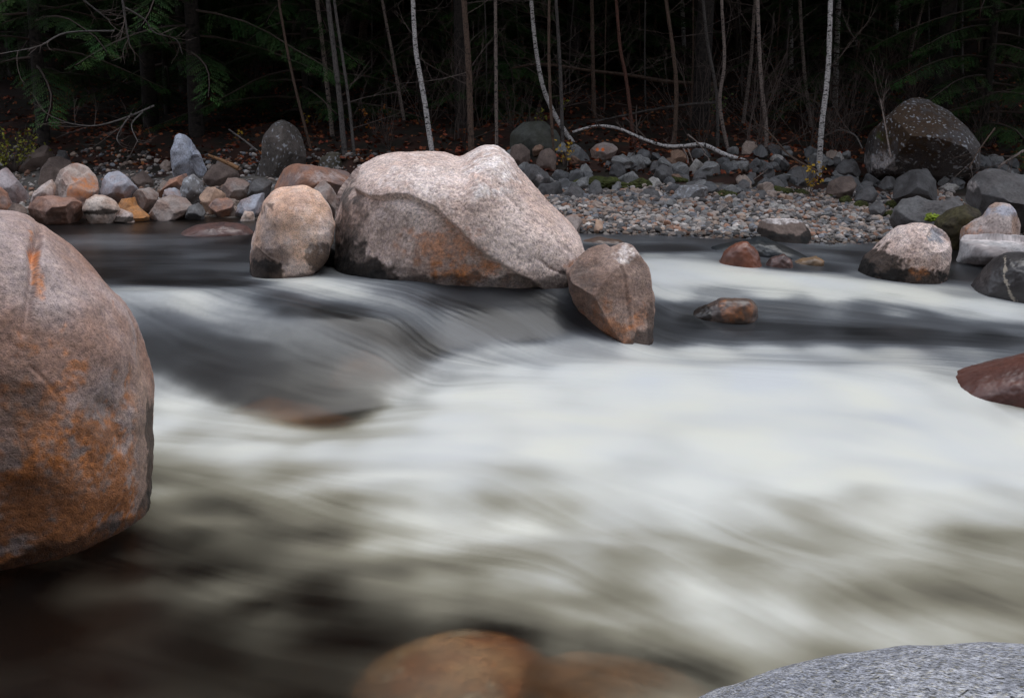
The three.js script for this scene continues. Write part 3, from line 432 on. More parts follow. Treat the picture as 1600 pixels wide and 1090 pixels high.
// each: name n, place p, turn t, depth D, buried k, outline q (metres), style s, label l, group g, wet line w, relief f, stains and painted light b
const ROCKS = [
  {"n":"boulder","p":[-2.256,-0.001,-4.357],"t":0.463,"D":1.5,"k":0.2,"q":[[-0.395,1.027],[-0.205,1.184],[0.071,1.256],[0.207,1.229],[0.311,1.193],[0.427,1.123],[0.531,1.015],[0.624,0.884],[0.669,0.754],[0.683,0.582],[0.707,0.434],[0.711,0.227],[0.695,0.004],[0.658,-0.081],[0.57,-0.157],[0.43,-0.222],[0.269,-0.266],[0.063,-0.285],[-0.18,-0.265],[-0.444,-0.126],[-0.52,0.348]],"s":"rustgranite","l":"huge round grey boulder with an orange rusty lower flank and a crack across its top","w":0.08,"f":[["groove",[[0.327,1.182],[0.293,1.123],[0.276,1.045],[0.256,0.98],[0.226,0.875]],0.016,0.05],["groove",[[0.235,0.753],[0.283,0.694],[0.321,0.621]],0.008,0.005],["groove",[[0.56,1.053],[0.612,0.899],[0.653,0.756],[0.667,0.584]],0.025,0.012],["groove",[[0.434,0.609],[0.514,0.486],[0.531,0.369]],0.02,0.012]],"b":[["brownish",0.262,0.234,0.629,0.543,0.9],["rust",0.262,0.234,0.429,0.486,1],["rust",0.136,-0.035,0.572,0.315,1],["rust",0.325,0.662,0.1,0.071,0.8],["rust",0.299,1.057,0.023,0.114,0.8],["rust",0.399,0.038,0.229,0.315,0.9],["dark",0.232,0.181,0.457,0.343,0.55],["dark",0.175,0.636,0.2,0.172,0.6],["dark",0.467,0.549,0.143,0.172,0.4],["brownish",0.653,0.295,0.086,0.429,0.9],["wetdark",0.682,0.172,0.051,0.315,0.85],["wetdark",0.218,-0.25,0.686,0.057,0.8]],"d":110,"v":-0.6},
  {"n":"boulder","p":[-0.359,0.59,-7.254],"t":0.059,"D":1.35,"k":0.3,"q":[[-0.818,0.054],[-0.817,0.202],[-0.794,0.37],[-0.777,0.495],[-0.725,0.578],[-0.673,0.643],[-0.577,0.692],[-0.431,0.725],[-0.265,0.736],[-0.099,0.728],[0.025,0.703],[0.109,0.752],[0.184,0.784],[0.268,0.784],[0.347,0.714],[0.423,0.614],[0.55,0.467],[0.679,0.34],[0.787,0.212],[0.835,0.113],[0.824,0.027],[0.704,-0.033],[0.446,-0.065],[0.103,-0.088],[-0.323,-0.07],[-0.661,-0.033],[-0.787,-0.01]],"s":"pinkgranite","l":"big pale pinkish granite boulder with a humped top at the head of the falls","w":0.05,"e":-0.12,"f":[["step",[[-0.639,0.68],[-0.66,0.536],[-0.54,0.506],[-0.311,0.53],[-0.145,0.45],[0.0,0.323],[0.126,0.195],[0.317,0.066],[0.489,-0.044]],0.012,0.04],["groove",[[-0.648,0.651],[-0.66,0.528],[-0.636,0.494]],0.012,0.02],["groove",[[0.025,0.707],[0.129,0.649],[0.234,0.573],[0.36,0.447],[0.53,0.299],[0.702,0.148]],0.014,0.008],["groove",[[-0.439,0.41],[-0.486,0.2],[-0.466,-0.013]],0.03,0.02],["groove",[[0.488,0.129],[0.574,0.064],[0.703,-0.002]],0.01,0.012]],"b":[["brownish",-0.484,0.284,0.317,0.233,0.6],["brownish",-0.108,0.133,0.381,0.19,0.5],["brownish",-0.668,0.411,0.148,0.254,0.7],["rust",-0.107,0.197,0.254,0.169,0.55],["rust",0.019,0.068,0.296,0.106,0.7],["rust",0.746,0.062,0.093,0.076,0.7],["rust",0.108,0.615,0.254,0.169,0.22],["dark",-0.701,0.286,0.144,0.381,0.95],["dark",-0.726,0.536,0.068,0.169,0.7],["wetdark",-0.596,0.031,0.296,0.11,0.9],["wetdark",-0.658,0.074,0.203,0.169,0.9],["dark",-0.32,0.071,0.212,0.127,0.4],["dark",0.616,0.128,0.212,0.106,0.25],["pale",0.213,0.677,0.19,0.169,0.9],["pale",-0.101,0.596,0.466,0.169,0.5]],"d":100,"lf":0.6},  // dark blobs paint shade on the left face, pale blobs a lit top
  {"n":"boulder","p":[-1.404,0.608,-6.905],"t":0.201,"D":0.55,"k":0.3,"q":[[-0.261,0.047],[-0.249,0.128],[-0.211,0.248],[-0.182,0.367],[-0.154,0.466],[-0.093,0.52],[0.006,0.534],[0.104,0.525],[0.201,0.479],[0.257,0.398],[0.282,0.297],[0.262,0.195],[0.206,0.094],[0.063,0.025],[-0.059,-0.012],[-0.179,-0.033],[-0.248,-0.006]],"s":"tangranite","l":"rounded tan boulder with dark drip stains beside the big granite boulder","w":0.03,"f":[["groove",[[-0.206,0.195],[-0.112,0.124],[-0.054,0.094]],0.006,-0.006]],"b":[["brownish",-0.18,0.097,0.14,0.14,0.9],["wetdark",-0.175,0.032,0.14,0.09,1],["wetdark",0.187,0.116,0.099,0.107,0.8],["pink",-0.017,0.463,0.205,0.103,0.6],["streak",-0.079,0.385,0.041,0.057,0.9],["streak",-0.137,0.406,0.033,0.041,0.8],["pale",-0.247,0.168,0.025,0.049,1],["wetdark",-0.131,0.124,0.123,0.074,0.55],["pale",0.114,0.3,0.123,0.123,0.4]],"d":70},
  {"n":"boulder","p":[-1.209,0.61,-7.204],"t":0.166,"D":0.3,"k":0.2,"q":[[-0.088,0.024],[-0.072,0.121],[-0.032,0.201],[0.025,0.259],[0.081,0.224],[0.092,0.054],[0.031,-0.013]],"s":"darkgrey","l":"small dark wet boulder wedged between the tan and the big granite boulders","w":0.1,"d":24},
  {"n":"boulder","p":[0.616,0.261,-6.609],"t":-0.11,"D":0.5,"k":0.25,"q":[[-0.282,0.388],[-0.209,0.468],[-0.132,0.508],[-0.036,0.537],[0.041,0.569],[0.099,0.558],[0.158,0.493],[0.207,0.396],[0.248,0.279],[0.267,0.161],[0.251,0.041],[0.199,-0.053],[0.114,-0.075],[-0.004,-0.058],[-0.124,0.044],[-0.233,0.218]],"s":"browngranite","l":"brown boulder with a sharp vertical ridge standing at the right end of the falls","w":0.06,"f":[["step",[[-0.036,0.537],[0.035,0.491],[0.084,0.375],[0.11,0.237],[0.129,0.098],[0.125,-0.043]],0.02,-0.035],["groove",[[0.011,0.522],[0.063,0.413],[0.09,0.256],[0.11,0.098]],0.012,0.016],["groove",[[-0.208,0.409],[-0.112,0.45],[-0.033,0.412]],0.02,0.01]],"b":[["rust",-0.027,0.095,0.174,0.174,0.45],["rust",0.168,0.099,0.077,0.116,0.4],["pale",0.1,0.512,0.07,0.097,0.8],["dark",-0.169,0.37,0.116,0.135,0.6],["dark",-0.068,0.213,0.116,0.155,0.3],["wetdark",0.238,0.1,0.035,0.135,0.6]],"d":80},
  {"n":"boulder","p":[1.35,0.298,-6.983],"t":-0.191,"D":0.26,"k":0.2,"q":[[-0.243,-0.015],[-0.188,0.051],[-0.108,0.105],[-0.007,0.142],[0.093,0.158],[0.182,0.148],[0.233,0.096],[0.237,0.016],[0.101,-0.023],[-0.102,-0.035]],"s":"brownwet","l":"low brown wet rock rising from the dark water beyond the ridged boulder","w":0.02,"b":[["rust",0.097,0.078,0.124,0.075,0.5],["wetdark",-0.126,0.062,0.104,0.066,0.9]],"d":30,"dy":-0.025},
  {"n":"boulder","p":[1.651,0.511,-7.885],"t":-0.206,"D":0.24,"k":0.2,"q":[[-0.166,0.006],[-0.115,0.101],[-0.036,0.149],[0.045,0.165],[0.101,0.116],[0.141,0.052],[0.161,-0.003],[-0.027,-0.037]],"s":"redwet","l":"smooth brick red wet rock in the riffle in front of a black slab","d":24},
  {"n":"boulder","p":[1.94,0.491,-7.891],"t":-0.241,"D":0.16,"k":0.2,"q":[[-0.114,0.002],[-0.063,0.064],[0.025,0.095],[0.086,0.055],[0.112,-0.004],[-0.014,-0.023]],"s":"redwet2","l":"small dark red knobby rock just beside the brick red one","d":18},
  {"n":"boulder","p":[1.929,0.523,-8.32],"t":-0.227,"D":0.35,"k":0.2,"q":[[-0.437,0.028],[-0.222,0.094],[-0.056,0.114],[0.088,0.079],[0.256,0.021],[0.42,-0.052],[0.263,-0.087],[-0.021,-0.097],[-0.361,-0.049]],"s":"blackwet","l":"low black wet slab sloping down behind the brick red rock","d":24},
  {"n":"boulder","p":[2.187,0.488,-8.032],"t":-0.266,"D":0.15,"k":0.15,"q":[[-0.116,-0.003],[-0.063,0.037],[0.049,0.056],[0.11,0.025],[0.108,-0.018],[-0.037,-0.033]],"s":"tanwet","l":"flat tan rock washed over by the riffle near the black slab","d":14},
  {"n":"boulder","p":[2.226,0.538,-9.019],"t":-0.242,"D":0.35,"k":0.2,"q":[[-0.264,0.114],[-0.224,0.153],[-0.046,0.184],[0.082,0.176],[0.16,0.137],[0.215,0.075],[0.25,-0.008],[0.171,-0.047],[0.017,-0.036],[-0.191,-0.0],[-0.246,0.062]],"s":"brown","l":"flat dark brown boulder with a paler top at the edge of the gravel bar","b":[["wetdark",-0.142,0.06,0.119,0.043,1],["wetdark",0.04,0.017,0.217,0.054,1],["wetdark",0.191,0.043,0.054,0.076,1],["pale",-0.02,0.168,0.217,0.027,0.9]],"d":30},
  {"n":"boulder","p":[2.847,0.429,-7.873],"t":-0.347,"D":0.6,"k":0.3,"q":[[-0.338,0.01],[-0.292,0.117],[-0.218,0.2],[-0.148,0.273],[-0.065,0.341],[0.019,0.372],[0.127,0.367],[0.236,0.335],[0.288,0.278],[0.305,0.178],[0.297,0.063],[0.244,-0.014],[0.117,-0.054],[-0.057,-0.059],[-0.237,-0.032]],"s":"pinkgranite","l":"round speckled boulder with a dark wet front and a scooped grey facet on its shoulder","f":[["dish",[[0.21,0.297]],0.09,0.035]],"b":[["wetdark",-0.191,0.075,0.224,0.166,1],["wetdark",0.046,0.021,0.268,0.088,1],["wetdark",0.282,0.039,0.068,0.068,0.8],["grey",0.209,0.302,0.093,0.054,1],["rust",0.106,0.09,0.078,0.078,0.4],["wetdark",-0.286,0.032,0.098,0.122,1]],"d":64},
  {"n":"boulder","p":[3.899,0.422,-8.288],"t":-0.439,"D":0.6,"k":0.2,"q":[[-0.491,-0.002],[-0.47,0.134],[-0.449,0.21],[-0.291,0.234],[0.408,0.247],[0.453,0.02],[0.182,-0.057],[-0.173,-0.061],[-0.426,-0.048]],"s":"palegrey","l":"long flat topped pale slab lying beyond the dark boulder with a white vein","f":[["cuttop",[[-0.469,0.179]],0,0]],"b":[["wetdark",-0.178,-0.012,0.48,0.048,0.9],["pale",-0.243,0.211,0.427,0.032,0.9]],"d":40},
  {"n":"boulder","p":[3.774,0.218,-8.634],"t":-0.412,"D":0.35,"k":0.15,"q":[[-0.249,0.342],[-0.225,0.45],[-0.142,0.52],[-0.075,0.563],[-0.035,0.635],[0.008,0.662],[0.11,0.651],[0.176,0.579],[0.222,0.481],[0.243,0.357]],"s":"palegranite","l":"peaked pale boulder with a bluish cap standing behind the long slab","b":[["blue",0.036,0.608,0.154,0.044,0.5],["rust",-0.134,0.429,0.11,0.077,0.5]],"d":36},
  {"n":"boulder","p":[3.541,0.361,-7.442],"t":-0.442,"D":0.55,"k":0.25,"q":[[-0.368,0.022],[-0.295,0.14],[-0.221,0.222],[-0.145,0.28],[-0.046,0.294],[0.191,0.282],[0.324,0.117],[0.265,-0.063],[-0.012,-0.063],[-0.178,-0.027]],"s":"blackwet2","l":"dark wet boulder with a white quartz vein running down its face","f":[["vein",[[-0.155,0.261],[-0.145,0.151],[-0.105,0.064],[-0.064,-0.022]],0.014,0]],"b":[["vein",-0.133,0.196,0.0,0.0,1]],"d":50},
  {"n":"boulder","p":[3.66,0.285,-9.026],"t":-0.385,"D":0.4,"k":0.15,"q":[[-0.195,0.312],[-0.164,0.42],[-0.062,0.503],[0.057,0.538],[0.167,0.496],[0.169,0.355],[0.032,0.259],[-0.116,0.263]],"s":"moss","l":"dark rock thickly draped with brownish moss between the grey boulders","d":24},
  {"n":"boulder","p":[3.571,0.434,-9.421],"t":-0.362,"D":0.5,"k":0.15,"q":[[-0.332,0.143],[-0.302,0.3],[-0.225,0.39],[-0.098,0.427],[-0.017,0.381],[0.112,0.369],[0.206,0.448],[0.277,0.385],[0.304,0.3],[0.202,0.198],[0.056,0.116],[-0.255,0.091]],"s":"grey","l":"saddle shaped grey boulder with a bright green moss cushion in its dip","d":36,"cap":1},
  {"n":"boulder","p":[3.911,0.568,-10.682],"t":-0.351,"D":0.5,"k":0.15,"q":[[-0.211,0.19],[-0.198,0.333],[-0.059,0.428],[0.084,0.455],[0.187,0.318],[0.175,0.177],[-0.064,0.121]],"s":"darkgrey","l":"dark boulder lying at the foot of the great triangular boulder","d":24},
  {"n":"boulder","p":[4.383,0.709,-12.01],"t":-0.35,"D":1.1,"k":0.15,"q":[[-0.683,0.171],[-0.619,0.423],[-0.51,0.589],[-0.357,0.761],[-0.192,0.916],[-0.057,0.997],[0.088,0.95],[0.264,0.825],[0.454,0.667],[0.608,0.482],[0.616,0.242],[0.39,0.081],[0.124,0.026],[-0.204,0.03],[-0.475,0.093]],"s":"mossy","l":"great triangular boulder at the forest edge spotted with white lichen and brown moss","b":[["pale",-0.389,0.289,0.313,0.134,0.8],["green",-0.376,0.563,0.119,0.075,1],["mossbrown",-0.09,0.682,0.559,0.358,0.9]],"d":60,"lf":0.3},
  {"n":"boulder","p":[4.384,0.468,-9.7],"t":-0.424,"D":0.7,"k":0.15,"q":[[-0.383,0.334],[-0.358,0.477],[-0.277,0.569],[-0.149,0.589],[-0.017,0.554],[0.187,0.549],[0.336,0.306],[0.176,0.132],[-0.188,0.16]],"s":"grey","l":"broad grey boulder with white streaks behind the peaked pale boulder","b":[["pale",-0.32,0.461,0.062,0.062,0.8]],"d":30},
  {"n":"boulder","p":[2.805,0.131,-5.785],"t":-0.441,"D":0.7,"k":0.2,"q":[[-0.57,-0.05],[-0.44,0.024],[-0.295,0.091],[-0.154,0.146],[-0.03,0.195],[0.21,0.278],[0.466,0.124],[0.441,-0.196],[0.141,-0.272],[-0.058,-0.189],[-0.266,-0.06]],"s":"redslab","l":"dark red slab awash in white foam","b":[["grey",-0.036,-0.076,0.075,0.06,0.5]],"d":44,"dy":-0.01,"lf":0.4},
  {"n":"boulder","p":[0.937,-0.008,-1.922],"t":-0.397,"D":1.1,"k":0.2,"q":[[-0.793,0.169],[-0.675,0.27],[-0.562,0.345],[-0.441,0.409],[-0.287,0.466],[-0.177,0.503],[-0.06,0.535],[0.052,0.563],[0.262,0.604],[0.462,0.594],[0.56,0.434],[0.322,0.083],[-0.137,-0.045],[-0.579,0.023],[-0.734,0.258]],"s":"gneiss","l":"blue grey banded slab of foreground bedrock with black cracks","f":[["groove",[[-0.23,0.543],[-0.158,0.562],[-0.099,0.57],[-0.029,0.574]],0.004,0.006],["groove",[[-0.07,0.644],[-0.001,0.648],[0.086,0.662]],0.012,0.01],["groove",[[-0.368,0.53],[-0.281,0.56]],0.003,0.004]],"b":[["blue",0.003,0.601,0.032,0.012,0.9],["pale",-0.383,0.561,0.075,0.01,0.4]],"d":110,"lf":0.15},
  {"n":"boulder","p":[-0.178,0.004,-3.128],"t":0.056,"D":0.6,"k":0.15,"q":[[-0.331,-0.034],[-0.278,0.073],[-0.177,0.167],[-0.059,0.222],[0.069,0.231],[0.198,0.193],[0.288,0.111],[0.339,0.0],[0.341,-0.167],[-0.025,-0.244],[-0.315,-0.167]],"s":"underwater","l":"tan and orange rock lying under the clear shallow water","b":[["rust",0.178,0.125,0.11,0.091,1],["dark",0.118,0.018,0.073,0.073,0.8],["pale",-0.12,0.101,0.128,0.055,1],["pale",0.039,0.172,0.11,0.037,0.8],["dark",-0.141,0.026,0.091,0.029,0.8],["rust",-0.241,0.007,0.073,0.073,0.7]],"d":50,"dy":-0.262,"lf":0.2},
  {"n":"boulder","p":[0.324,-0.002,-3.014],"t":-0.106,"D":0.45,"k":0.15,"q":[[-0.326,0.048],[-0.171,0.131],[0.04,0.111],[0.214,0.027],[0.313,-0.073],[0.068,-0.23],[-0.227,-0.184]],"s":"underbrown","l":"brown sunken rock beside the tan one under the water","d":28,"dy":-0.15,"lf":0.3},
  {"n":"boulder","p":[-2.377,0.616,-8.838],"t":0.263,"D":0.45,"k":0.15,"q":[[-0.294,0.001],[-0.167,0.069],[0.058,0.088],[0.232,0.057],[0.304,-0.013],[0.201,-0.057],[-0.1,-0.047]],"s":"redwet2","l":"reddish sunken rock barely breaking the dark pool","d":22},
  {"n":"boulder","p":[0.687,0.588,-8.527],"t":-0.08,"D":0.25,"k":0.15,"q":[[-0.212,-0.074],[-0.138,0.007],[0.011,0.034],[0.15,0.02],[0.21,-0.019],[0.112,-0.06]],"s":"brownwet","l":"flat brown rock awash behind the ridged boulder","d":16},
  {"n":"boulder","p":[-1.188,0.085,-5.621],"t":0.208,"D":0.5,"k":0.1,"q":[[-0.398,0.009],[-0.292,0.142],[-0.092,0.218],[0.171,0.152],[0.37,0.034],[0.418,-0.076],[0.16,-0.132],[-0.174,-0.093]],"s":"underorange","l":"brown boulder drowned under the sheet of falling water","d":24,"dy":-0.21,"lf":0.2},
  {"n":"boulder","p":[-0.816,0.307,-5.906],"t":0.137,"D":0.3,"k":0.1,"q":[[-0.242,-0.017],[-0.132,0.142],[0.008,0.174],[0.145,0.079],[0.248,-0.051],[0.035,-0.081]],"s":"underorange","l":"orange stone showing faintly through the middle of the falls","d":18,"dy":-0.18,"lf":0.2},
  {"n":"boulder","p":[0.382,0.272,-6.373],"t":-0.06,"D":0.3,"k":0.1,"q":[[-0.229,-0.047],[-0.153,0.044],[0.036,0.074],[0.188,0.037],[0.227,-0.04],[0.0,-0.071]],"s":"underorange","l":"tan stone under the thin water beside the ridged boulder","d":18,"dy":-0.15,"lf":0.2},
  {"n":"rock","p":[-4.965,0.65,-10.837],"t":0.43,"D":0.363,"k":0.15,"q":[[-0.182,0.225],[-0.031,0.326],[0.03,0.367],[0.09,0.279],[0.156,0.183],[0.217,0.087],[0.169,0.007],[0.04,-0.013],[-0.174,0.021]],"s":"palelav","l":"pale lavender pointed rock at the waters edge beside a reddish one","g":"rocks piled along the far shore","d":22},
  {"n":"rock","p":[-4.39,0.358,-9.403],"t":0.437,"D":0.222,"k":0.15,"q":[[-0.098,0.479],[0.036,0.588],[0.09,0.526],[0.117,0.438],[0.066,0.375],[-0.084,0.37]],"s":"reddish","l":"reddish rock leaning on the pale lavender one","g":"rocks piled along the far shore","d":14},
  {"n":"rock","p":[-4.216,0.356,-9.354],"t":0.423,"D":0.171,"k":0.15,"q":[[-0.079,0.409],[-0.016,0.455],[0.059,0.452],[0.089,0.397],[0.025,0.356],[-0.074,0.36]],"s":"brown","l":"small brown rock at the waterline beside the long reddish slab","g":"rocks piled along the far shore","d":14},
  {"n":"rock","p":[-4.98,0.762,-12.064],"t":0.391,"D":0.302,"k":0.15,"q":[[-0.19,0.019],[-0.14,0.154],[-0.046,0.275],[0.085,0.3],[0.178,0.25],[0.208,0.153],[0.142,-0.012]],"s":"brown","l":"brown rounded rock standing behind the split tan rock","g":"rocks piled along the far shore","d":22},
  {"n":"rock","p":[-3.952,0.464,-9.928],"t":0.379,"D":0.388,"k":0.15,"q":[[-0.2,0.327],[-0.139,0.479],[-0.078,0.573],[0.007,0.639],[0.089,0.654],[0.166,0.613],[0.211,0.497],[0.219,0.4],[0.153,0.315],[0.056,0.261],[-0.104,0.267]],"s":"tansplit","l":"largest shore rock, split into a pale back and a rusty red face","g":"rocks piled along the far shore","f":[["step",[[0.176,0.601],[0.061,0.513],[-0.033,0.476],[-0.087,0.278]],0.015,0.05]],"b":[["rust",0.087,0.432,0.137,0.125,0.75]],"d":30},
  {"n":"rock","p":[-4.105,0.384,-9.589],"t":0.404,"D":0.232,"k":0.15,"q":[[-0.116,0.381],[-0.043,0.51],[0.028,0.563],[0.108,0.599],[0.134,0.543],[0.102,0.406],[-0.015,0.366]],"s":"palegranite","l":"grey pink rock with a white tip in front of the split tan rock","g":"rocks piled along the far shore","d":14},
  {"n":"rock","p":[-3.957,0.37,-9.523],"t":0.394,"D":0.463,"k":0.15,"q":[[-0.23,0.345],[-0.201,0.442],[-0.117,0.478],[0.164,0.468],[0.226,0.41],[0.241,0.332],[0.02,0.302],[-0.182,0.316]],"s":"redslab2","l":"long reddish slab lying along the waterline","g":"rocks piled along the far shore","d":26},
  {"n":"rock","p":[-3.59,0.392,-9.605],"t":0.358,"D":0.297,"k":0.15,"q":[[-0.149,0.345],[-0.106,0.426],[-0.035,0.468],[0.053,0.46],[0.127,0.397],[0.159,0.334],[0.066,0.287],[-0.091,0.298]],"s":"pale","l":"pale round boulder sitting in the shallows","g":"rocks piled along the far shore","b":[["wetdark",-0.01,0.329,0.167,0.03,1]],"d":22},
  {"n":"rock","p":[-3.553,0.52,-10.027],"t":0.341,"D":0.393,"k":0.15,"q":[[-0.211,0.273],[-0.156,0.415],[-0.095,0.511],[-0.001,0.52],[0.077,0.467],[0.152,0.367],[0.217,0.272],[0.005,0.249]],"s":"bluegrey","l":"blue grey angular rock beside the split tan rock","g":"rocks piled along the far shore","d":24},
  {"n":"rock","p":[-3.427,0.465,-9.786],"t":0.337,"D":0.196,"k":0.15,"q":[[-0.103,0.262],[-0.033,0.333],[0.087,0.358],[0.109,0.284],[-0.013,0.236]],"s":"orange","l":"flat orange rock above the waterline","g":"rocks piled along the far shore","d":14},
  {"n":"rock","p":[-3.447,0.62,-9.627],"t":0.344,"D":0.237,"k":0.15,"q":[[-0.121,0.024],[-0.048,0.094],[0.023,0.113],[0.11,0.077],[0.127,0.014],[-0.003,-0.009]],"s":"palegranite","l":"white and red wet rock standing out in the pool","g":"rocks piled along the far shore","b":[["wetdark",-0.0,0.025,0.149,0.03,1]],"d":14},
  {"n":"rock","p":[-3.341,0.62,-9.722],"t":0.331,"D":0.222,"k":0.15,"q":[[-0.114,0.035],[-0.044,0.123],[0.037,0.137],[0.122,0.038],[0.091,-0.012]],"s":"orange","l":"orange brown wedge of rock dipping into the pool","g":"rocks piled along the far shore","d":14},
  {"n":"rock","p":[-3.075,0.506,-9.858],"t":0.302,"D":0.363,"k":0.15,"q":[[-0.194,0.172],[-0.093,0.288],[0.018,0.325],[0.154,0.292],[0.204,0.217],[0.127,0.139],[-0.076,0.134]],"s":"grey2","l":"broad grey tan rock low on the shore","g":"rocks piled along the far shore","d":22},
  {"n":"rock","p":[-2.832,0.532,-9.813],"t":0.281,"D":0.181,"k":0.15,"q":[[-0.097,0.135],[-0.044,0.208],[0.04,0.234],[0.102,0.17],[0.071,0.113]],"s":"grey","l":"small grey pyramid of rock on the shore edge","g":"rocks piled along the far shore","d":14},
  {"n":"rock","p":[-3.007,0.641,-10.353],"t":0.283,"D":0.232,"k":0.15,"q":[[-0.129,0.155],[-0.069,0.296],[0.032,0.347],[0.119,0.262],[0.136,0.161],[0.006,0.11]],"s":"lichen","l":"grey rock crusted with white lichen below the standing pale rock","g":"rocks piled along the far shore","d":14},
  {"n":"rock","p":[-2.769,0.634,-10.207],"t":0.265,"D":0.217,"k":0.15,"q":[[-0.119,0.151],[-0.051,0.238],[0.023,0.242],[0.128,0.169],[0.113,0.105],[-0.043,0.091]],"s":"tan","l":"tan rock with a hollow side in the middle of the pile","g":"rocks piled along the far shore","d":14},
  {"n":"rock","p":[-3.273,0.711,-11.232],"t":0.284,"D":0.282,"k":0.15,"q":[[-0.161,0.303],[-0.157,0.449],[-0.127,0.531],[-0.111,0.594],[-0.066,0.625],[-0.006,0.599],[0.04,0.542],[0.114,0.427],[0.18,0.285],[0.096,0.235],[-0.062,0.206],[-0.14,0.239]],"s":"paleblue","l":"standing pale bluish rock with a narrow knob on top","g":"rocks piled along the far shore","f":[["step",[[0.052,0.529],[0.117,0.382],[0.085,0.274]],0.02,0.08]],"d":30},
  {"n":"rock","p":[-3.113,0.766,-11.846],"t":0.257,"D":0.297,"k":0.15,"q":[[-0.19,0.077],[-0.09,0.21],[0.012,0.249],[0.122,0.207],[0.202,0.097],[0.11,-0.01],[-0.069,-0.007]],"s":"brown","l":"dark brown rock right behind the pile beside the standing pale rock","g":"rocks piled along the far shore","d":22},
  {"n":"rock","p":[-2.683,0.684,-10.766],"t":0.244,"D":0.272,"k":0.15,"q":[[-0.158,0.126],[-0.08,0.235],[0.011,0.246],[0.106,0.201],[0.17,0.144],[0.074,0.072],[-0.06,0.044]],"s":"grey2","l":"grey humped rock near the dark bank boulder","g":"rocks piled along the far shore","d":22},
  {"n":"rock","p":[-2.453,0.684,-10.698],"t":0.225,"D":0.217,"k":0.15,"q":[[-0.128,0.081],[-0.068,0.197],[0.043,0.244],[0.139,0.224],[0.135,0.144],[0.003,0.048]],"s":"grey","l":"smooth grey rock next to the tan river boulder","g":"rocks piled along the far shore","d":14},
  {"n":"rock","p":[-2.405,0.623,-10.01],"t":0.236,"D":0.272,"k":0.15,"q":[[-0.152,0.03],[-0.061,0.138],[0.055,0.199],[0.163,0.214],[0.146,0.093],[-0.04,0.016]],"s":"bluegrey","l":"tilted grey plate of rock behind the tan river boulder","g":"rocks piled along the far shore","d":22},
  {"n":"rock","p":[-2.361,0.564,-9.772],"t":0.237,"D":0.151,"k":0.15,"q":[[-0.082,0.073],[-0.013,0.139],[0.059,0.126],[0.083,0.063]],"s":"pale","l":"small white pointed stone at the pool edge","g":"rocks piled along the far shore","d":14},
  {"n":"rock","p":[-2.556,0.84,-12.2],"t":0.207,"D":0.5,"k":0.15,"q":[[-0.278,0.047],[-0.188,0.205],[-0.158,0.411],[-0.056,0.547],[0.063,0.601],[0.183,0.546],[0.262,0.442],[0.294,0.235],[0.279,0.04],[0.021,-0.013]],"s":"darklichen","l":"tall dark boulder under the hemlock with a cap of lichen","g":"rocks piled along the far shore","d":36},
  {"n":"rock","p":[-2.023,0.913,-12.252],"t":0.164,"D":0.237,"k":0.15,"q":[[-0.163,-0.004],[-0.089,0.128],[0.018,0.189],[0.121,0.175],[0.165,0.007]],"s":"mossy2","l":"brown mossy rock behind the reddish boulder","g":"rocks piled along the far shore","d":14},
  {"n":"rock","p":[-1.894,0.684,-10.643],"t":0.176,"D":0.6,"k":0.15,"q":[[-0.401,0.139],[-0.359,0.265],[-0.277,0.343],[-0.156,0.372],[0.054,0.351],[0.326,0.3],[0.413,0.164],[0.164,0.057],[-0.139,0.061],[-0.32,0.077]],"s":"reddish","l":"large low reddish boulder behind the tan river boulder","g":"rocks piled along the far shore","b":[["pale",0.05,0.26,0.315,0.05,0.4]],"d":36},
  {"n":"rock","p":[-1.635,0.558,-9.539],"t":0.17,"D":0.222,"k":0.15,"q":[[-0.115,0.308],[-0.047,0.395],[0.009,0.432],[0.062,0.382],[0.124,0.283],[0.082,0.189],[-0.053,0.219]],"s":"grey2","l":"grey split stone between the reddish and the big granite boulders","g":"rocks piled along the far shore","d":14},
  {"n":"rock","p":[-5.482,0.858,-12.685],"t":0.408,"D":0.357,"k":0.15,"q":[[-0.237,-0.001],[-0.019,0.195],[0.158,0.292],[0.262,0.232],[0.227,-0.014]],"s":"brown","l":"shadowed brown boulder under the yellow bush","g":"rocks piled along the far shore","d":22},
  {"n":"rock","p":[-5.24,0.952,-12.963],"t":0.384,"D":0.12,"k":0.15,"q":[[-0.093,-0.0],[-0.041,0.123],[0.044,0.144],[0.096,0.025]],"s":"grey","l":"grey stone behind the brown rounded rock","g":"rocks piled along the far shore","d":14},
  {"n":"rock","p":[-3.92,0.745,-11.734],"t":0.322,"D":0.196,"k":0.15,"q":[[-0.118,0.092],[0.011,0.189],[0.132,0.072],[0.029,-0.006]],"s":"brown","l":"brown stone behind the blue grey rock","g":"rocks piled along the far shore","d":14},
  {"n":"rock","p":[-3.257,0.657,-10.604],"t":0.298,"D":0.267,"k":0.15,"q":[[-0.153,0.167],[-0.018,0.261],[0.145,0.324],[0.162,0.226],[0.003,0.139]],"s":"reddish","l":"flat reddish stone below the standing pale rock","g":"rocks piled along the far shore","d":22},
  {"n":"rock","p":[-4.207,0.668,-10.855],"t":0.37,"D":0.12,"k":0.15,"q":[[-0.07,0.294],[-0.011,0.367],[0.064,0.359],[0.07,0.291]],"s":"grey","l":"grey stone behind the split tan rock","g":"rocks piled along the far shore","d":9},
  {"n":"rock","p":[-3.322,0.547,-9.988],"t":0.321,"D":0.217,"k":0.15,"q":[[-0.114,0.276],[-0.056,0.326],[0.055,0.335],[0.123,0.281],[0.075,0.23],[-0.063,0.223]],"s":"grey2","l":"grey stone between the blue grey and orange rocks","g":"rocks piled along the far shore","d":14},
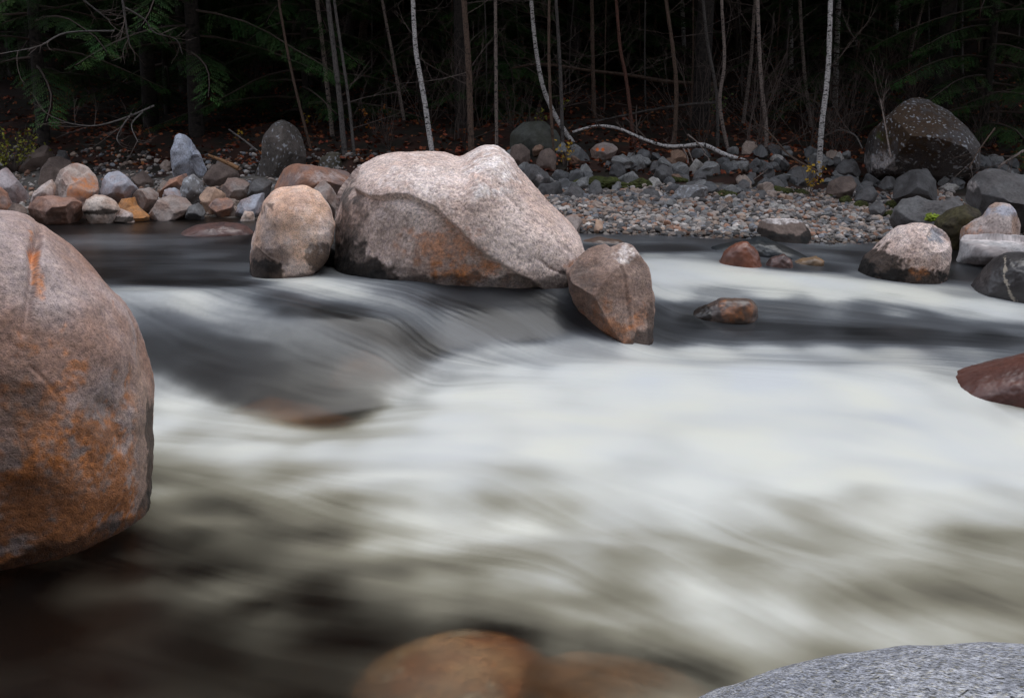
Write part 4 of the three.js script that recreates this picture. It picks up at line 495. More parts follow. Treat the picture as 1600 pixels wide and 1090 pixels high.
  {"n":"rock","p":[-3.134,0.605,-10.093],"t":0.301,"D":0.196,"k":0.15,"q":[[-0.109,0.167],[-0.042,0.253],[0.068,0.302],[0.115,0.249],[0.065,0.168]],"s":"bluegrey","l":"blue tinted stone beside the lichen crusted rock","g":"rocks piled along the far shore","d":14},
  {"n":"rock","p":[-2.648,0.621,-10.029],"t":0.258,"D":0.206,"k":0.15,"q":[[-0.114,0.099],[-0.037,0.161],[0.059,0.17],[0.119,0.128],[0.025,0.072]],"s":"reddish","l":"rusty stone in front of the tan hollow rock","g":"rocks piled along the far shore","d":14},
  {"n":"rock","p":[0.263,1.053,-12.186],"t":-0.022,"D":0.476,"k":0.15,"q":[[-0.298,0.011],[-0.263,0.266],[-0.124,0.355],[0.085,0.368],[0.225,0.266],[0.297,0.081],[0.088,-0.009]],"s":"darkgreen","l":"largest dark greenish boulder on the bank beneath the leaning birch","g":"rocks on the bank behind the gravel bar","d":26},
  {"n":"rock","p":[0.078,0.968,-11.809],"t":-0.007,"D":0.207,"k":0.15,"q":[[-0.126,0.022],[-0.092,0.21],[0.023,0.243],[0.112,0.163],[0.126,-0.004]],"s":"brown","l":"brown boulder below the dark greenish one","g":"rocks on the bank behind the gravel bar","d":14},
  {"n":"rock","p":[0.358,0.928,-11.589],"t":-0.031,"D":0.173,"k":0.15,"q":[[-0.104,0.088],[-0.058,0.213],[0.041,0.246],[0.102,0.181],[0.103,0.036],[-0.023,-0.004]],"s":"brown","l":"round brown stone beside the yellow leafed sapling","g":"rocks on the bank behind the gravel bar","d":14},
  {"n":"rock","p":[0.236,0.788,-11.025],"t":-0.021,"D":0.302,"k":0.15,"q":[[-0.172,0.086],[-0.109,0.237],[-0.014,0.243],[0.114,0.162],[0.172,0.042],[0.051,-0.009],[-0.109,0.004]],"s":"grey","l":"grey boulder with a white streak behind the big granite boulder","g":"rocks on the bank behind the gravel bar","b":[["pale",0.031,0.124,0.039,0.064,0.9]],"d":22},
  {"n":"rock","p":[0.358,0.745,-10.637],"t":-0.034,"D":0.246,"k":0.15,"q":[[-0.136,0.035],[-0.081,0.12],[0.103,0.139],[0.135,0.048],[-0.049,-0.008]],"s":"darkgrey","l":"dark flat stone between the white streaked and pyramid rocks","g":"rocks on the bank behind the gravel bar","d":14},
  {"n":"rock","p":[0.596,0.737,-10.581],"t":-0.056,"D":0.28,"k":0.15,"q":[[-0.154,-0.063],[-0.075,0.072],[-0.003,0.151],[0.09,0.073],[0.152,-0.018],[-0.012,-0.08]],"s":"grey","l":"grey pyramid shaped rock at the top of the gravel","g":"rocks on the bank behind the gravel bar","d":22},
  {"n":"rock","p":[0.59,0.871,-11.332],"t":-0.052,"D":0.134,"k":0.15,"q":[[-0.079,-0.111],[-0.021,0.025],[0.077,-0.033],[0.072,-0.124]],"s":"grey","l":"grey block behind the pyramid shaped rock","g":"rocks on the bank behind the gravel bar","d":9},
  {"n":"rock","p":[0.819,0.748,-10.733],"t":-0.076,"D":0.185,"k":0.15,"q":[[-0.103,-0.02],[-0.062,0.11],[-0.013,0.178],[0.037,0.129],[0.102,-0.018],[0.022,-0.05]],"s":"grey","l":"upright tooth of grey rock at the top of the gravel","g":"rocks on the bank behind the gravel bar","d":14},
  {"n":"rock","p":[0.991,1.047,-12.09],"t":-0.082,"D":0.252,"k":0.15,"q":[[-0.157,0.077],[-0.089,0.145],[0.014,0.166],[0.118,0.16],[0.154,0.085],[0.086,0.009],[-0.052,-0.005]],"s":"grey2","l":"grey stone bearing two orange paint spots","g":"rocks on the bank behind the gravel bar","b":[["orange",-0.064,0.084,0.018,0.018,1],["orange",-0.005,0.084,0.018,0.018,1]],"d":24},
  {"n":"rock","p":[1.086,0.89,-11.479],"t":-0.094,"D":0.168,"k":0.15,"q":[[-0.099,0.008],[-0.062,0.107],[0.036,0.153],[0.097,0.095],[0.066,-0.004]],"s":"darkgrey","l":"dark leaning block above the moss","g":"rocks on the bank behind the gravel bar","d":14},
  {"n":"rock","p":[0.748,0.841,-11.249],"t":-0.066,"D":0.134,"k":0.15,"q":[[-0.078,0.002],[-0.002,0.106],[0.063,0.08],[0.078,-0.003]],"s":"grey","l":"small peaked grey stone behind the tooth shaped rock","g":"rocks on the bank behind the gravel bar","d":9},
  {"n":"rock","p":[1.558,0.84,-11.376],"t":-0.136,"D":0.213,"k":0.15,"q":[[-0.125,0.026],[-0.082,0.13],[-0.019,0.183],[0.08,0.138],[0.123,0.015],[-0.013,-0.006]],"s":"grey","l":"angular grey rock among the moss and litter behind the gravel bar","g":"plain grey rocks on the bank behind the gravel bar","d":14},
  {"n":"rock","p":[1.478,0.932,-11.705],"t":-0.126,"D":0.123,"k":0.15,"q":[[-0.074,-0.003],[0.004,0.104],[0.057,0.104],[0.074,-0.002]],"s":"grey","l":"angular grey rock among the moss and litter behind the gravel bar","g":"plain grey rocks on the bank behind the gravel bar","d":9},
  {"n":"rock","p":[1.756,0.836,-11.406],"t":-0.153,"D":0.151,"k":0.15,"q":[[-0.088,-0.005],[-0.045,0.08],[0.072,0.088],[0.088,-0.003]],"s":"grey","l":"angular grey rock among the moss and litter behind the gravel bar","g":"plain grey rocks on the bank behind the gravel bar","d":14},
  {"n":"rock","p":[1.943,0.845,-11.458],"t":-0.168,"D":0.151,"k":0.15,"q":[[-0.089,0.015],[-0.041,0.127],[0.051,0.108],[0.088,-0.003]],"s":"grey","l":"angular grey rock among the moss and litter behind the gravel bar","g":"plain grey rocks on the bank behind the gravel bar","d":14},
  {"n":"rock","p":[2.3,0.738,-11.029],"t":-0.206,"D":0.134,"k":0.15,"q":[[-0.076,0.014],[-0.038,0.147],[0.011,0.167],[0.07,0.105],[0.044,-0.003]],"s":"grey","l":"angular grey rock among the moss and litter behind the gravel bar","g":"plain grey rocks on the bank behind the gravel bar","d":9},
  {"n":"rock","p":[2.108,0.754,-11.064],"t":-0.188,"D":0.123,"k":0.15,"q":[[-0.071,0.027],[0.002,0.092],[0.067,0.055],[0.006,-0.004]],"s":"grey","l":"angular grey rock among the moss and litter behind the gravel bar","g":"plain grey rocks on the bank behind the gravel bar","d":9},
  {"n":"rock","p":[2.432,0.695,-10.821],"t":-0.221,"D":0.162,"k":0.15,"q":[[-0.09,0.024],[-0.021,0.107],[0.069,0.133],[0.087,0.028],[-0.015,-0.005]],"s":"grey","l":"angular grey rock among the moss and litter behind the gravel bar","g":"plain grey rocks on the bank behind the gravel bar","d":14},
  {"n":"rock","p":[2.475,0.841,-11.502],"t":-0.212,"D":0.106,"k":0.15,"q":[[-0.063,0.016],[-0.021,0.089],[0.058,0.077],[0.049,-0.002]],"s":"grey","l":"angular grey rock among the moss and litter behind the gravel bar","g":"plain grey rocks on the bank behind the gravel bar","d":9},
  {"n":"rock","p":[2.65,0.837,-11.57],"t":-0.225,"D":0.173,"k":0.15,"q":[[-0.102,0.014],[-0.049,0.12],[0.082,0.109],[0.101,-0.003]],"s":"grey","l":"angular grey rock among the moss and litter behind the gravel bar","g":"plain grey rocks on the bank behind the gravel bar","d":14},
  {"n":"rock","p":[1.319,0.73,-10.756],"t":-0.122,"D":0.285,"k":0.15,"q":[[-0.159,0.008],[-0.043,0.09],[0.112,0.066],[0.158,-0.007]],"s":"grey","l":"angular grey rock among the moss and litter behind the gravel bar","g":"plain grey rocks on the bank behind the gravel bar","d":22},
  {"n":"rock","p":[1.903,0.786,-11.247],"t":-0.168,"D":0.241,"k":0.15,"q":[[-0.14,0.043],[0.012,0.103],[0.135,0.053],[0.016,-0.007]],"s":"grey","l":"angular grey rock among the moss and litter behind the gravel bar","g":"plain grey rocks on the bank behind the gravel bar","d":14},
  {"n":"rock","p":[3.03,0.782,-11.643],"t":-0.255,"D":0.302,"k":0.15,"q":[[-0.18,0.055],[-0.128,0.176],[0.066,0.206],[0.168,0.115],[0.09,0.014],[-0.098,-0.01]],"s":"grey","l":"angular grey rock among the moss and litter behind the gravel bar","g":"plain grey rocks on the bank behind the gravel bar","d":22},
  {"n":"rock","p":[2.889,0.902,-11.971],"t":-0.237,"D":0.173,"k":0.15,"q":[[-0.107,0.049],[-0.066,0.159],[0.035,0.16],[0.1,0.072],[0.01,-0.004]],"s":"grey","l":"angular grey rock among the moss and litter behind the gravel bar","g":"plain grey rocks on the bank behind the gravel bar","d":14},
  {"n":"rock","p":[2.671,0.749,-11.211],"t":-0.234,"D":0.185,"k":0.15,"q":[[-0.106,0.025],[-0.048,0.135],[0.058,0.15],[0.101,0.048],[-0.009,-0.006]],"s":"grey","l":"angular grey rock among the moss and litter behind the gravel bar","g":"plain grey rocks on the bank behind the gravel bar","d":14},
  {"n":"rock","p":[3.688,0.829,-12.17],"t":-0.294,"D":0.246,"k":0.15,"q":[[-0.152,0.054],[-0.06,0.194],[0.089,0.169],[0.144,0.046],[-0.034,-0.007]],"s":"grey","l":"angular grey rock among the moss and litter behind the gravel bar","g":"plain grey rocks on the bank behind the gravel bar","d":14},
  {"n":"rock","p":[3.656,0.942,-12.537],"t":-0.284,"D":0.117,"k":0.15,"q":[[-0.074,0.011],[-0.017,0.097],[0.052,0.105],[0.073,-0.001]],"s":"grey","l":"angular grey rock among the moss and litter behind the gravel bar","g":"plain grey rocks on the bank behind the gravel bar","d":9},
  {"n":"rock","p":[3.557,0.625,-11.048],"t":-0.311,"D":0.218,"k":0.15,"q":[[-0.124,0.053],[-0.071,0.176],[0.051,0.185],[0.11,0.117],[0.02,0.006],[-0.058,-0.009]],"s":"grey","l":"angular grey rock among the moss and litter behind the gravel bar","g":"plain grey rocks on the bank behind the gravel bar","d":14},
  {"n":"rock","p":[3.444,0.574,-10.38],"t":-0.32,"D":0.157,"k":0.15,"q":[[-0.085,0.058],[-0.042,0.179],[0.044,0.182],[0.074,0.081],[0.0,-0.006]],"s":"grey","l":"angular grey rock among the moss and litter behind the gravel bar","g":"plain grey rocks on the bank behind the gravel bar","d":14},
  {"n":"rock","p":[3.76,0.727,-11.781],"t":-0.309,"D":0.185,"k":0.15,"q":[[-0.109,0.019],[-0.016,0.089],[0.082,0.071],[0.107,-0.002]],"s":"grey","l":"angular grey rock among the moss and litter behind the gravel bar","g":"plain grey rocks on the bank behind the gravel bar","d":14},
  {"n":"rock","p":[4.01,0.726,-11.806],"t":-0.327,"D":0.19,"k":0.15,"q":[[-0.113,0.033],[-0.023,0.136],[0.087,0.132],[0.11,-0.002]],"s":"grey","l":"angular grey rock among the moss and litter behind the gravel bar","g":"plain grey rocks on the bank behind the gravel bar","d":14},
  {"n":"rock","p":[4.656,0.708,-11.68],"t":-0.379,"D":0.151,"k":0.15,"q":[[-0.085,-0.007],[-0.037,0.102],[0.049,0.118],[0.085,-0.002]],"s":"grey","l":"angular grey rock among the moss and litter behind the gravel bar","g":"plain grey rocks on the bank behind the gravel bar","d":14},
  {"n":"rock","p":[5.238,0.881,-12.292],"t":-0.403,"D":0.19,"k":0.15,"q":[[-0.111,-0.007],[-0.036,0.107],[0.06,0.123],[0.109,0.013]],"s":"grey","l":"angular grey rock among the moss and litter behind the gravel bar","g":"plain grey rocks on the bank behind the gravel bar","d":14},
  {"n":"rock","p":[5.432,0.829,-12.063],"t":-0.423,"D":0.224,"k":0.15,"q":[[-0.129,0.012],[-0.042,0.104],[0.067,0.093],[0.126,-0.001]],"s":"grey","l":"angular grey rock among the moss and litter behind the gravel bar","g":"plain grey rocks on the bank behind the gravel bar","d":14},
  {"n":"rock","p":[1.31,0.925,-11.622],"t":-0.112,"D":0.117,"k":0.15,"q":[[-0.07,0.01],[-0.025,0.077],[0.048,0.064],[0.07,-0.002]],"s":"grey","l":"angular grey rock among the moss and litter behind the gravel bar","g":"plain grey rocks on the bank behind the gravel bar","d":9},
  {"n":"rock","p":[1.009,0.948,-11.671],"t":-0.086,"D":0.112,"k":0.15,"q":[[-0.067,0.01],[-0.015,0.077],[0.052,0.064],[0.067,-0.002]],"s":"grey","l":"angular grey rock among the moss and litter behind the gravel bar","g":"plain grey rocks on the bank behind the gravel bar","d":9},
  {"n":"rock","p":[3.351,0.664,-11.264],"t":-0.289,"D":0.28,"k":0.15,"q":[[-0.161,0.046],[-0.124,0.17],[-0.004,0.244],[0.101,0.252],[0.146,0.144],[0.109,0.04],[-0.019,-0.009]],"s":"brown","l":"reddish grey block with pale specks below the main white birch","g":"rocks on the bank behind the gravel bar","d":22},
  {"n":"rock","p":[1.729,0.718,-10.844],"t":-0.158,"D":0.358,"k":0.15,"q":[[-0.201,0.03],[-0.129,0.118],[0.088,0.133],[0.187,0.11],[0.197,0.023],[-0.031,-0.012]],"s":"lichen","l":"flat slab crusted with white lichen at the back of the gravel","g":"rocks on the bank behind the gravel bar","d":20},
  {"n":"rock","p":[2.53,0.892,-11.726],"t":-0.212,"D":0.179,"k":0.15,"q":[[-0.107,0.014],[-0.031,0.096],[0.101,0.097],[0.086,-0.003]],"s":"tan","l":"pinkish stone above the end of the fallen birch","g":"rocks on the bank behind the gravel bar","d":14},
  {"n":"rock","p":[0.467,0.59,-9.026],"t":-0.052,"D":0.252,"k":0.15,"q":[[-0.119,0.047],[-0.067,0.131],[0.058,0.153],[0.117,0.095],[0.113,0.027],[-0.018,-0.006]],"s":"grey2","l":"flat grey green stone at the water edge beside the big granite boulder","g":"rocks on the bank behind the gravel bar","d":14},
  {"n":"rock","p":[0.699,0.598,-9.012],"t":-0.077,"D":0.112,"k":0.15,"q":[[-0.053,0.03],[-0.007,0.11],[0.046,0.094],[0.052,0.026]],"s":"tan","l":"yellow tan stone on the wet edge of the gravel","g":"rocks on the bank behind the gravel bar","d":9},
];

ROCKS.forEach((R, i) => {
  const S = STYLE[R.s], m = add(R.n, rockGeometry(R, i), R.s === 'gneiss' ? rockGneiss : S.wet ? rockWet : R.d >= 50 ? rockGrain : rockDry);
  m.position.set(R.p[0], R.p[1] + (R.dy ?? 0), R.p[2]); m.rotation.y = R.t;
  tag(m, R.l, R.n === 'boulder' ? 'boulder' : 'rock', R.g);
  if (R.cap) add('moss_cushion', mossGeometry(0.26, 0.055, 5), mossBright, m).position.set(0.03, 0.245, 0.1);
});

// ------------------------------------------------------------------ moss
function mossGeometry(w, h, k) {
  const g = unitSphere(16).clone(), P = g.attributes.position, C = [];
  for (let i = 0; i < P.count; i++) {
    let x = P.getX(i) * w / 2, y = P.getY(i) * h, z = P.getZ(i) * w * 0.35;
    const d = 1 + 0.5 * noise(x * 9 + k, y * 9, z * 9) + 0.18 * noise(x * 60 + k, y * 60, z * 60), f = 1 + 0.9 * noise(x * 70, y * 70 + k, z * 70) + 0.6 * noise(x * 14, k, z * 14);
    P.setXYZ(i, x * d, y * d, z * d); C.push(f, f * (1 + 0.2 * noise(x * 20, 3 + k, z * 20)), f);
  }
  g.setAttribute('color', new THREE.Float32BufferAttribute(C, 3)); g.computeVertexNormals(); return g;
}

// ------------------------------------------------------------------ gravel and cobbles
function pebbleGeometry(k, d) {
  const g = unitSphere(d).clone(), P = g.attributes.position;
  for (let i = 0; i < P.count; i++) { const x = P.getX(i), y = P.getY(i), z = P.getZ(i), r = 1 + 0.45 * noise(x * 1.1 + k * 5, y * 1.1, z * 1.1) + 0.12 * noise(x * 3 + k, y * 3, z * 3); P.setXYZ(i, x * r, y * r * 0.62, z * r * 0.8); }
  g.computeVertexNormals(); return g;
}
const PEBBLE = [[.38, .33, .3], [.28, .25, .235], [.19, .175, .17], [.46, .34, .27], [.4, .22, .15], [.58, .52, .48], [.27, .27, .29], [.14, .125, .12], [.48, .39, .34]];
{
  const variants = [0, 1, 2, 3].map((k) => pebbleGeometry(k, 2)), dummy = new THREE.Object3D(), c = new THREE.Color();
  variants.forEach((g, v) => {
    const n = 3600, mesh = new THREE.InstancedMesh(g, std({ roughness: 0.85 }), n);
    mesh.name = numbered('gravel'); mesh.userData = { kind: 'stuff', label: 'small mixed pebbles of the gravel bar', category: 'gravel' };
    mesh.castShadow = mesh.receiveShadow = true;
    for (let i = 0; i < n; i++) {
      const left = i % 6 === 0, x = left ? rr(-6.2, -0.3) : rr(-0.2, 4.6), s = left ? rr(0.1, 3.0) : rr(-0.12, 2.2) , z = table(SHORE, x, 1) - s, r = 0.011 + 0.028 * rnd() ** 2.6;
      dummy.position.set(x, groundAt(x, z) + r * rr(0.15, 0.6), z); dummy.rotation.set(rr(-.5, .5), rr(0, 6.3), rr(-.5, .5)); dummy.scale.set(r, r, r); dummy.updateMatrix();
      mesh.setMatrixAt(i, dummy.matrix);
      const q = PEBBLE[Math.floor(rnd() * PEBBLE.length)], f = rr(0.6, 1.15) * (s < 0.08 ? 0.45 : 1); mesh.setColorAt(i, c.setRGB(q[0] * f, q[1] * f, q[2] * f));
    }
    scene.add(mesh);
  });
  const cob = [4, 5, 6, 7, 8].map((k) => pebbleGeometry(k, 6)), broken = [9, 10, 11, 12, 13].map((k) => pebbleGeometry(k, 8));
  for (const g of broken) { // split faces
    const P = g.attributes.position;
    for (let c = 0; c < 9; c++) { const n = new THREE.Vector3(rr(-1, 1), rr(-.7, 1), rr(-1, 1)).normalize(), lim = rr(.42, .72); for (let i = 0; i < P.count; i++) { const s = P.getX(i) * n.x + P.getY(i) * n.y + P.getZ(i) * n.z - lim; if (s > 0) P.setXYZ(i, P.getX(i) - n.x * s, P.getY(i) - n.y * s, P.getZ(i) - n.z * s); } }
    g.computeVertexNormals();
  }
  const tones = [['grey', [.24, .235, .23]], ['dark grey', [.13, .128, .13]], ['pinkish', [.4, .31, .26]], ['rusty brown', [.26, .16, .11]], ['pale', [.46, .43, .4]]].map(([w, t]) => {
    const d = new Uint8Array(64 * 64 * 4);
    for (let i = 0; i < 4096; i++) { const f = 1 + 0.5 * noise((i % 64) / 3, Math.floor(i / 64) / 3, t[0] * 50) + 0.4 * noise((i % 64) / 14, Math.floor(i / 64) / 14, t[0] * 90); d.set(t.map((v) => 255 * Math.pow(clamp(v * f), 1 / 2.2)).concat(255), i * 4); }
    return [w, d];
  });
  const mats = tones.map(([w, d]) => { const t = new THREE.DataTexture(d, 64, 64); t.colorSpace = THREE.SRGBColorSpace; t.wrapS = t.wrapT = THREE.RepeatWrapping; t.magFilter = THREE.LinearFilter; t.needsUpdate = true; return [w, std({ map: t, roughness: 0.85 })]; });
  for (const g of [...cob, ...broken]) { const P = g.attributes.position, uv = []; for (let i = 0; i < P.count; i++) uv.push(P.getX(i) * 0.5 + P.getY(i) * 0.3, P.getZ(i) * 0.5 + P.getY(i) * 0.4); g.setAttribute('uv', new THREE.Float32BufferAttribute(uv, 2)); }
  const place = (x, s, r, k, where, shapes = cob) => {
    const [w, mt] = mats[k], z = table(SHORE, x, 1) - s, m = add('cobble', shapes[Math.floor(rnd() * 5)], mt);
    m.position.set(x, groundAt(x, z) + r * 0.28, z); m.rotation.set(rr(-.4, .4), rr(0, 6.3), rr(-.4, .4)); m.scale.set(r, r * rr(.8, 1.2), r);
    tag(m, `${w} cobble ${where}`, 'cobble', `${w} cobbles ${where}`);
  };
  for (let i = 0; i < 110; i++) place(rr(0.3, 4.3), rr(0.05, 1.9), rr(.035, .06), Math.floor(rnd() * 5), 'lying on the gravel bar');
  for (let i = 0; i < 150; i++) place(rr(-0.2, 5.6), rr(1.9, 3.3), rr(.06, .15), rnd() < 0.85 ? Math.floor(rnd() * 2) : 2 + Math.floor(rnd() * 3), 'on the bank behind the gravel bar', broken);
  for (let i = 0; i < 50; i++) place(rr(-6, -1.2), rr(0.0, 2.4), rr(.04, .11), 2 + Math.floor(rnd() * 3), 'between the rocks of the far shore', broken);
}

// ------------------------------------------------------------------ wood
function tube(pts, r0, r1, sides, steps, vScale = 1, knots = 0) {
  const curve = new THREE.CatmullRomCurve3(pts), pos = [], uv = [], idx = [], t = new THREE.Vector3(), a = new THREE.Vector3(), b = new THREE.Vector3(), p = new THREE.Vector3(), L = curve.getLength();
  let ref = new THREE.Vector3(1, 0, 0.3).normalize();
  for (let i = 0; i <= steps; i++) {
    curve.getPoint(i / steps, p); curve.getTangent(i / steps, t);
    a.copy(ref).addScaledVector(t, -ref.dot(t)).normalize(); b.crossVectors(t, a); ref.copy(a);
    const r = mix(r0, r1, i / steps);
    for (let k = 0; k <= sides; k++) {
      const w = k / sides * 2 * Math.PI, f = r * (1 + knots * noise(p.x * 5 + Math.cos(w), p.y * 9, Math.sin(w) + p.z)), c = Math.cos(w) * f, s = Math.sin(w) * f;
      pos.push(p.x + a.x * c + b.x * s, p.y + a.y * c + b.y * s, p.z + a.z * c + b.z * s); uv.push(k / sides, i / steps * L * vScale);
    }
  }
  for (let i = 0; i < steps; i++) for (let k = 0; k < sides; k++) { const q = i * (sides + 1) + k; idx.push(q, q + 1, q + sides + 1, q + 1, q + sides + 2, q + sides + 1); }
  const g = new THREE.BufferGeometry();
  g.setAttribute('position', new THREE.Float32BufferAttribute(pos, 3)); g.setAttribute('uv', new THREE.Float32BufferAttribute(uv, 2));
  g.setIndex(idx); g.computeVertexNormals(); return g;
}
function bark(fn, w = 64, h = 512) {
  const d = new Uint8Array(w * h * 4);
  for (let j = 0; j < h; j++) for (let i = 0; i < w; i++) d.set(fn(i / w, j / h).map((v) => 255 * Math.pow(clamp(v), 1 / 2.2)).concat(255), (j * w + i) * 4);
  const t = new THREE.DataTexture(d, w, h); t.colorSpace = THREE.SRGBColorSpace; t.wrapS = t.wrapT = THREE.RepeatWrapping; t.magFilter = THREE.LinearFilter; t.needsUpdate = true; return t;
}
const ring = (u, v, f, g, z) => noise(Math.cos(u * 6.283) * f + 9, v * g, Math.sin(u * 6.283) * f + z);
const birchBark = (bright, dark) => bark((u, v) => {
  const m = sstep(0.22, 0.34, ring(u, v, 0.7, 60, 2)) * 0.9 + sstep(0.3, 0.4, ring(u, v, 1.2, 170, 7)) * 0.6 + sstep(0.36, 0.42, ring(u, v, 0.4, 16, 5)), n = 1 + 0.35 * ring(u, v, 1.5, 30, 4);
  return [mix(bright[0] * n, dark, clamp(m)), mix(bright[1] * n, dark * 0.85, clamp(m)), mix(bright[2] * n, dark * 0.8, clamp(m))];
});
const plainBark = (c) => bark((u, v) => { const n = 1 + 0.7 * ring(u, v, 3, 24, 1) + 0.5 * ring(u, v, 6, 90, 3) - 0.5 * sstep(0.2, 0.4, ring(u, v, 0.8, 40, 6)); return c.map((x) => x * n); });
const WOOD = {
  birch: std({ map: birchBark([.66, .62, .6], .05) }), backbirch: std({ map: birchBark([.6, .58, .57], .06) }), light: std({ map: birchBark([.28, .22, .19], .05) }),
  brown: std({ map: plainBark([.12, .075, .053]) }), red: std({ map: plainBark([.16, .07, .05]) }), grey: std({ map: plainBark([.115, .1, .092]) }), orange: std({ map: plainBark([.36, .19, .09]) }),
};
const twigMat = std({ color: new THREE.Color().setRGB(.12, .088, .075) });
const V = (a) => new THREE.Vector3(...a);
function twig(p, d, len, r, depth, out) { // a drooping, forking bare twig
  const pts = [p.clone()], q = p.clone(), e = d.clone();
  for (let i = 0; i < 4; i++) { e.add(new THREE.Vector3(rr(-.28, .28), rr(-.2, .26), rr(-.28, .28))).normalize(); q.addScaledVector(e, len / 4); pts.push(q.clone()); }
  out.push(tube(pts, r, r * 0.3, 3, 5));
  if (depth > 0) for (let i = 1; i < 4; i++) if (rnd() < 0.8) twig(pts[i], e.clone().add(new THREE.Vector3(rr(-.9, .9), rr(-.3, .7), rr(-.9, .9))).normalize(), len * rr(.35, .6), r * 0.55, depth - 1, out);
}
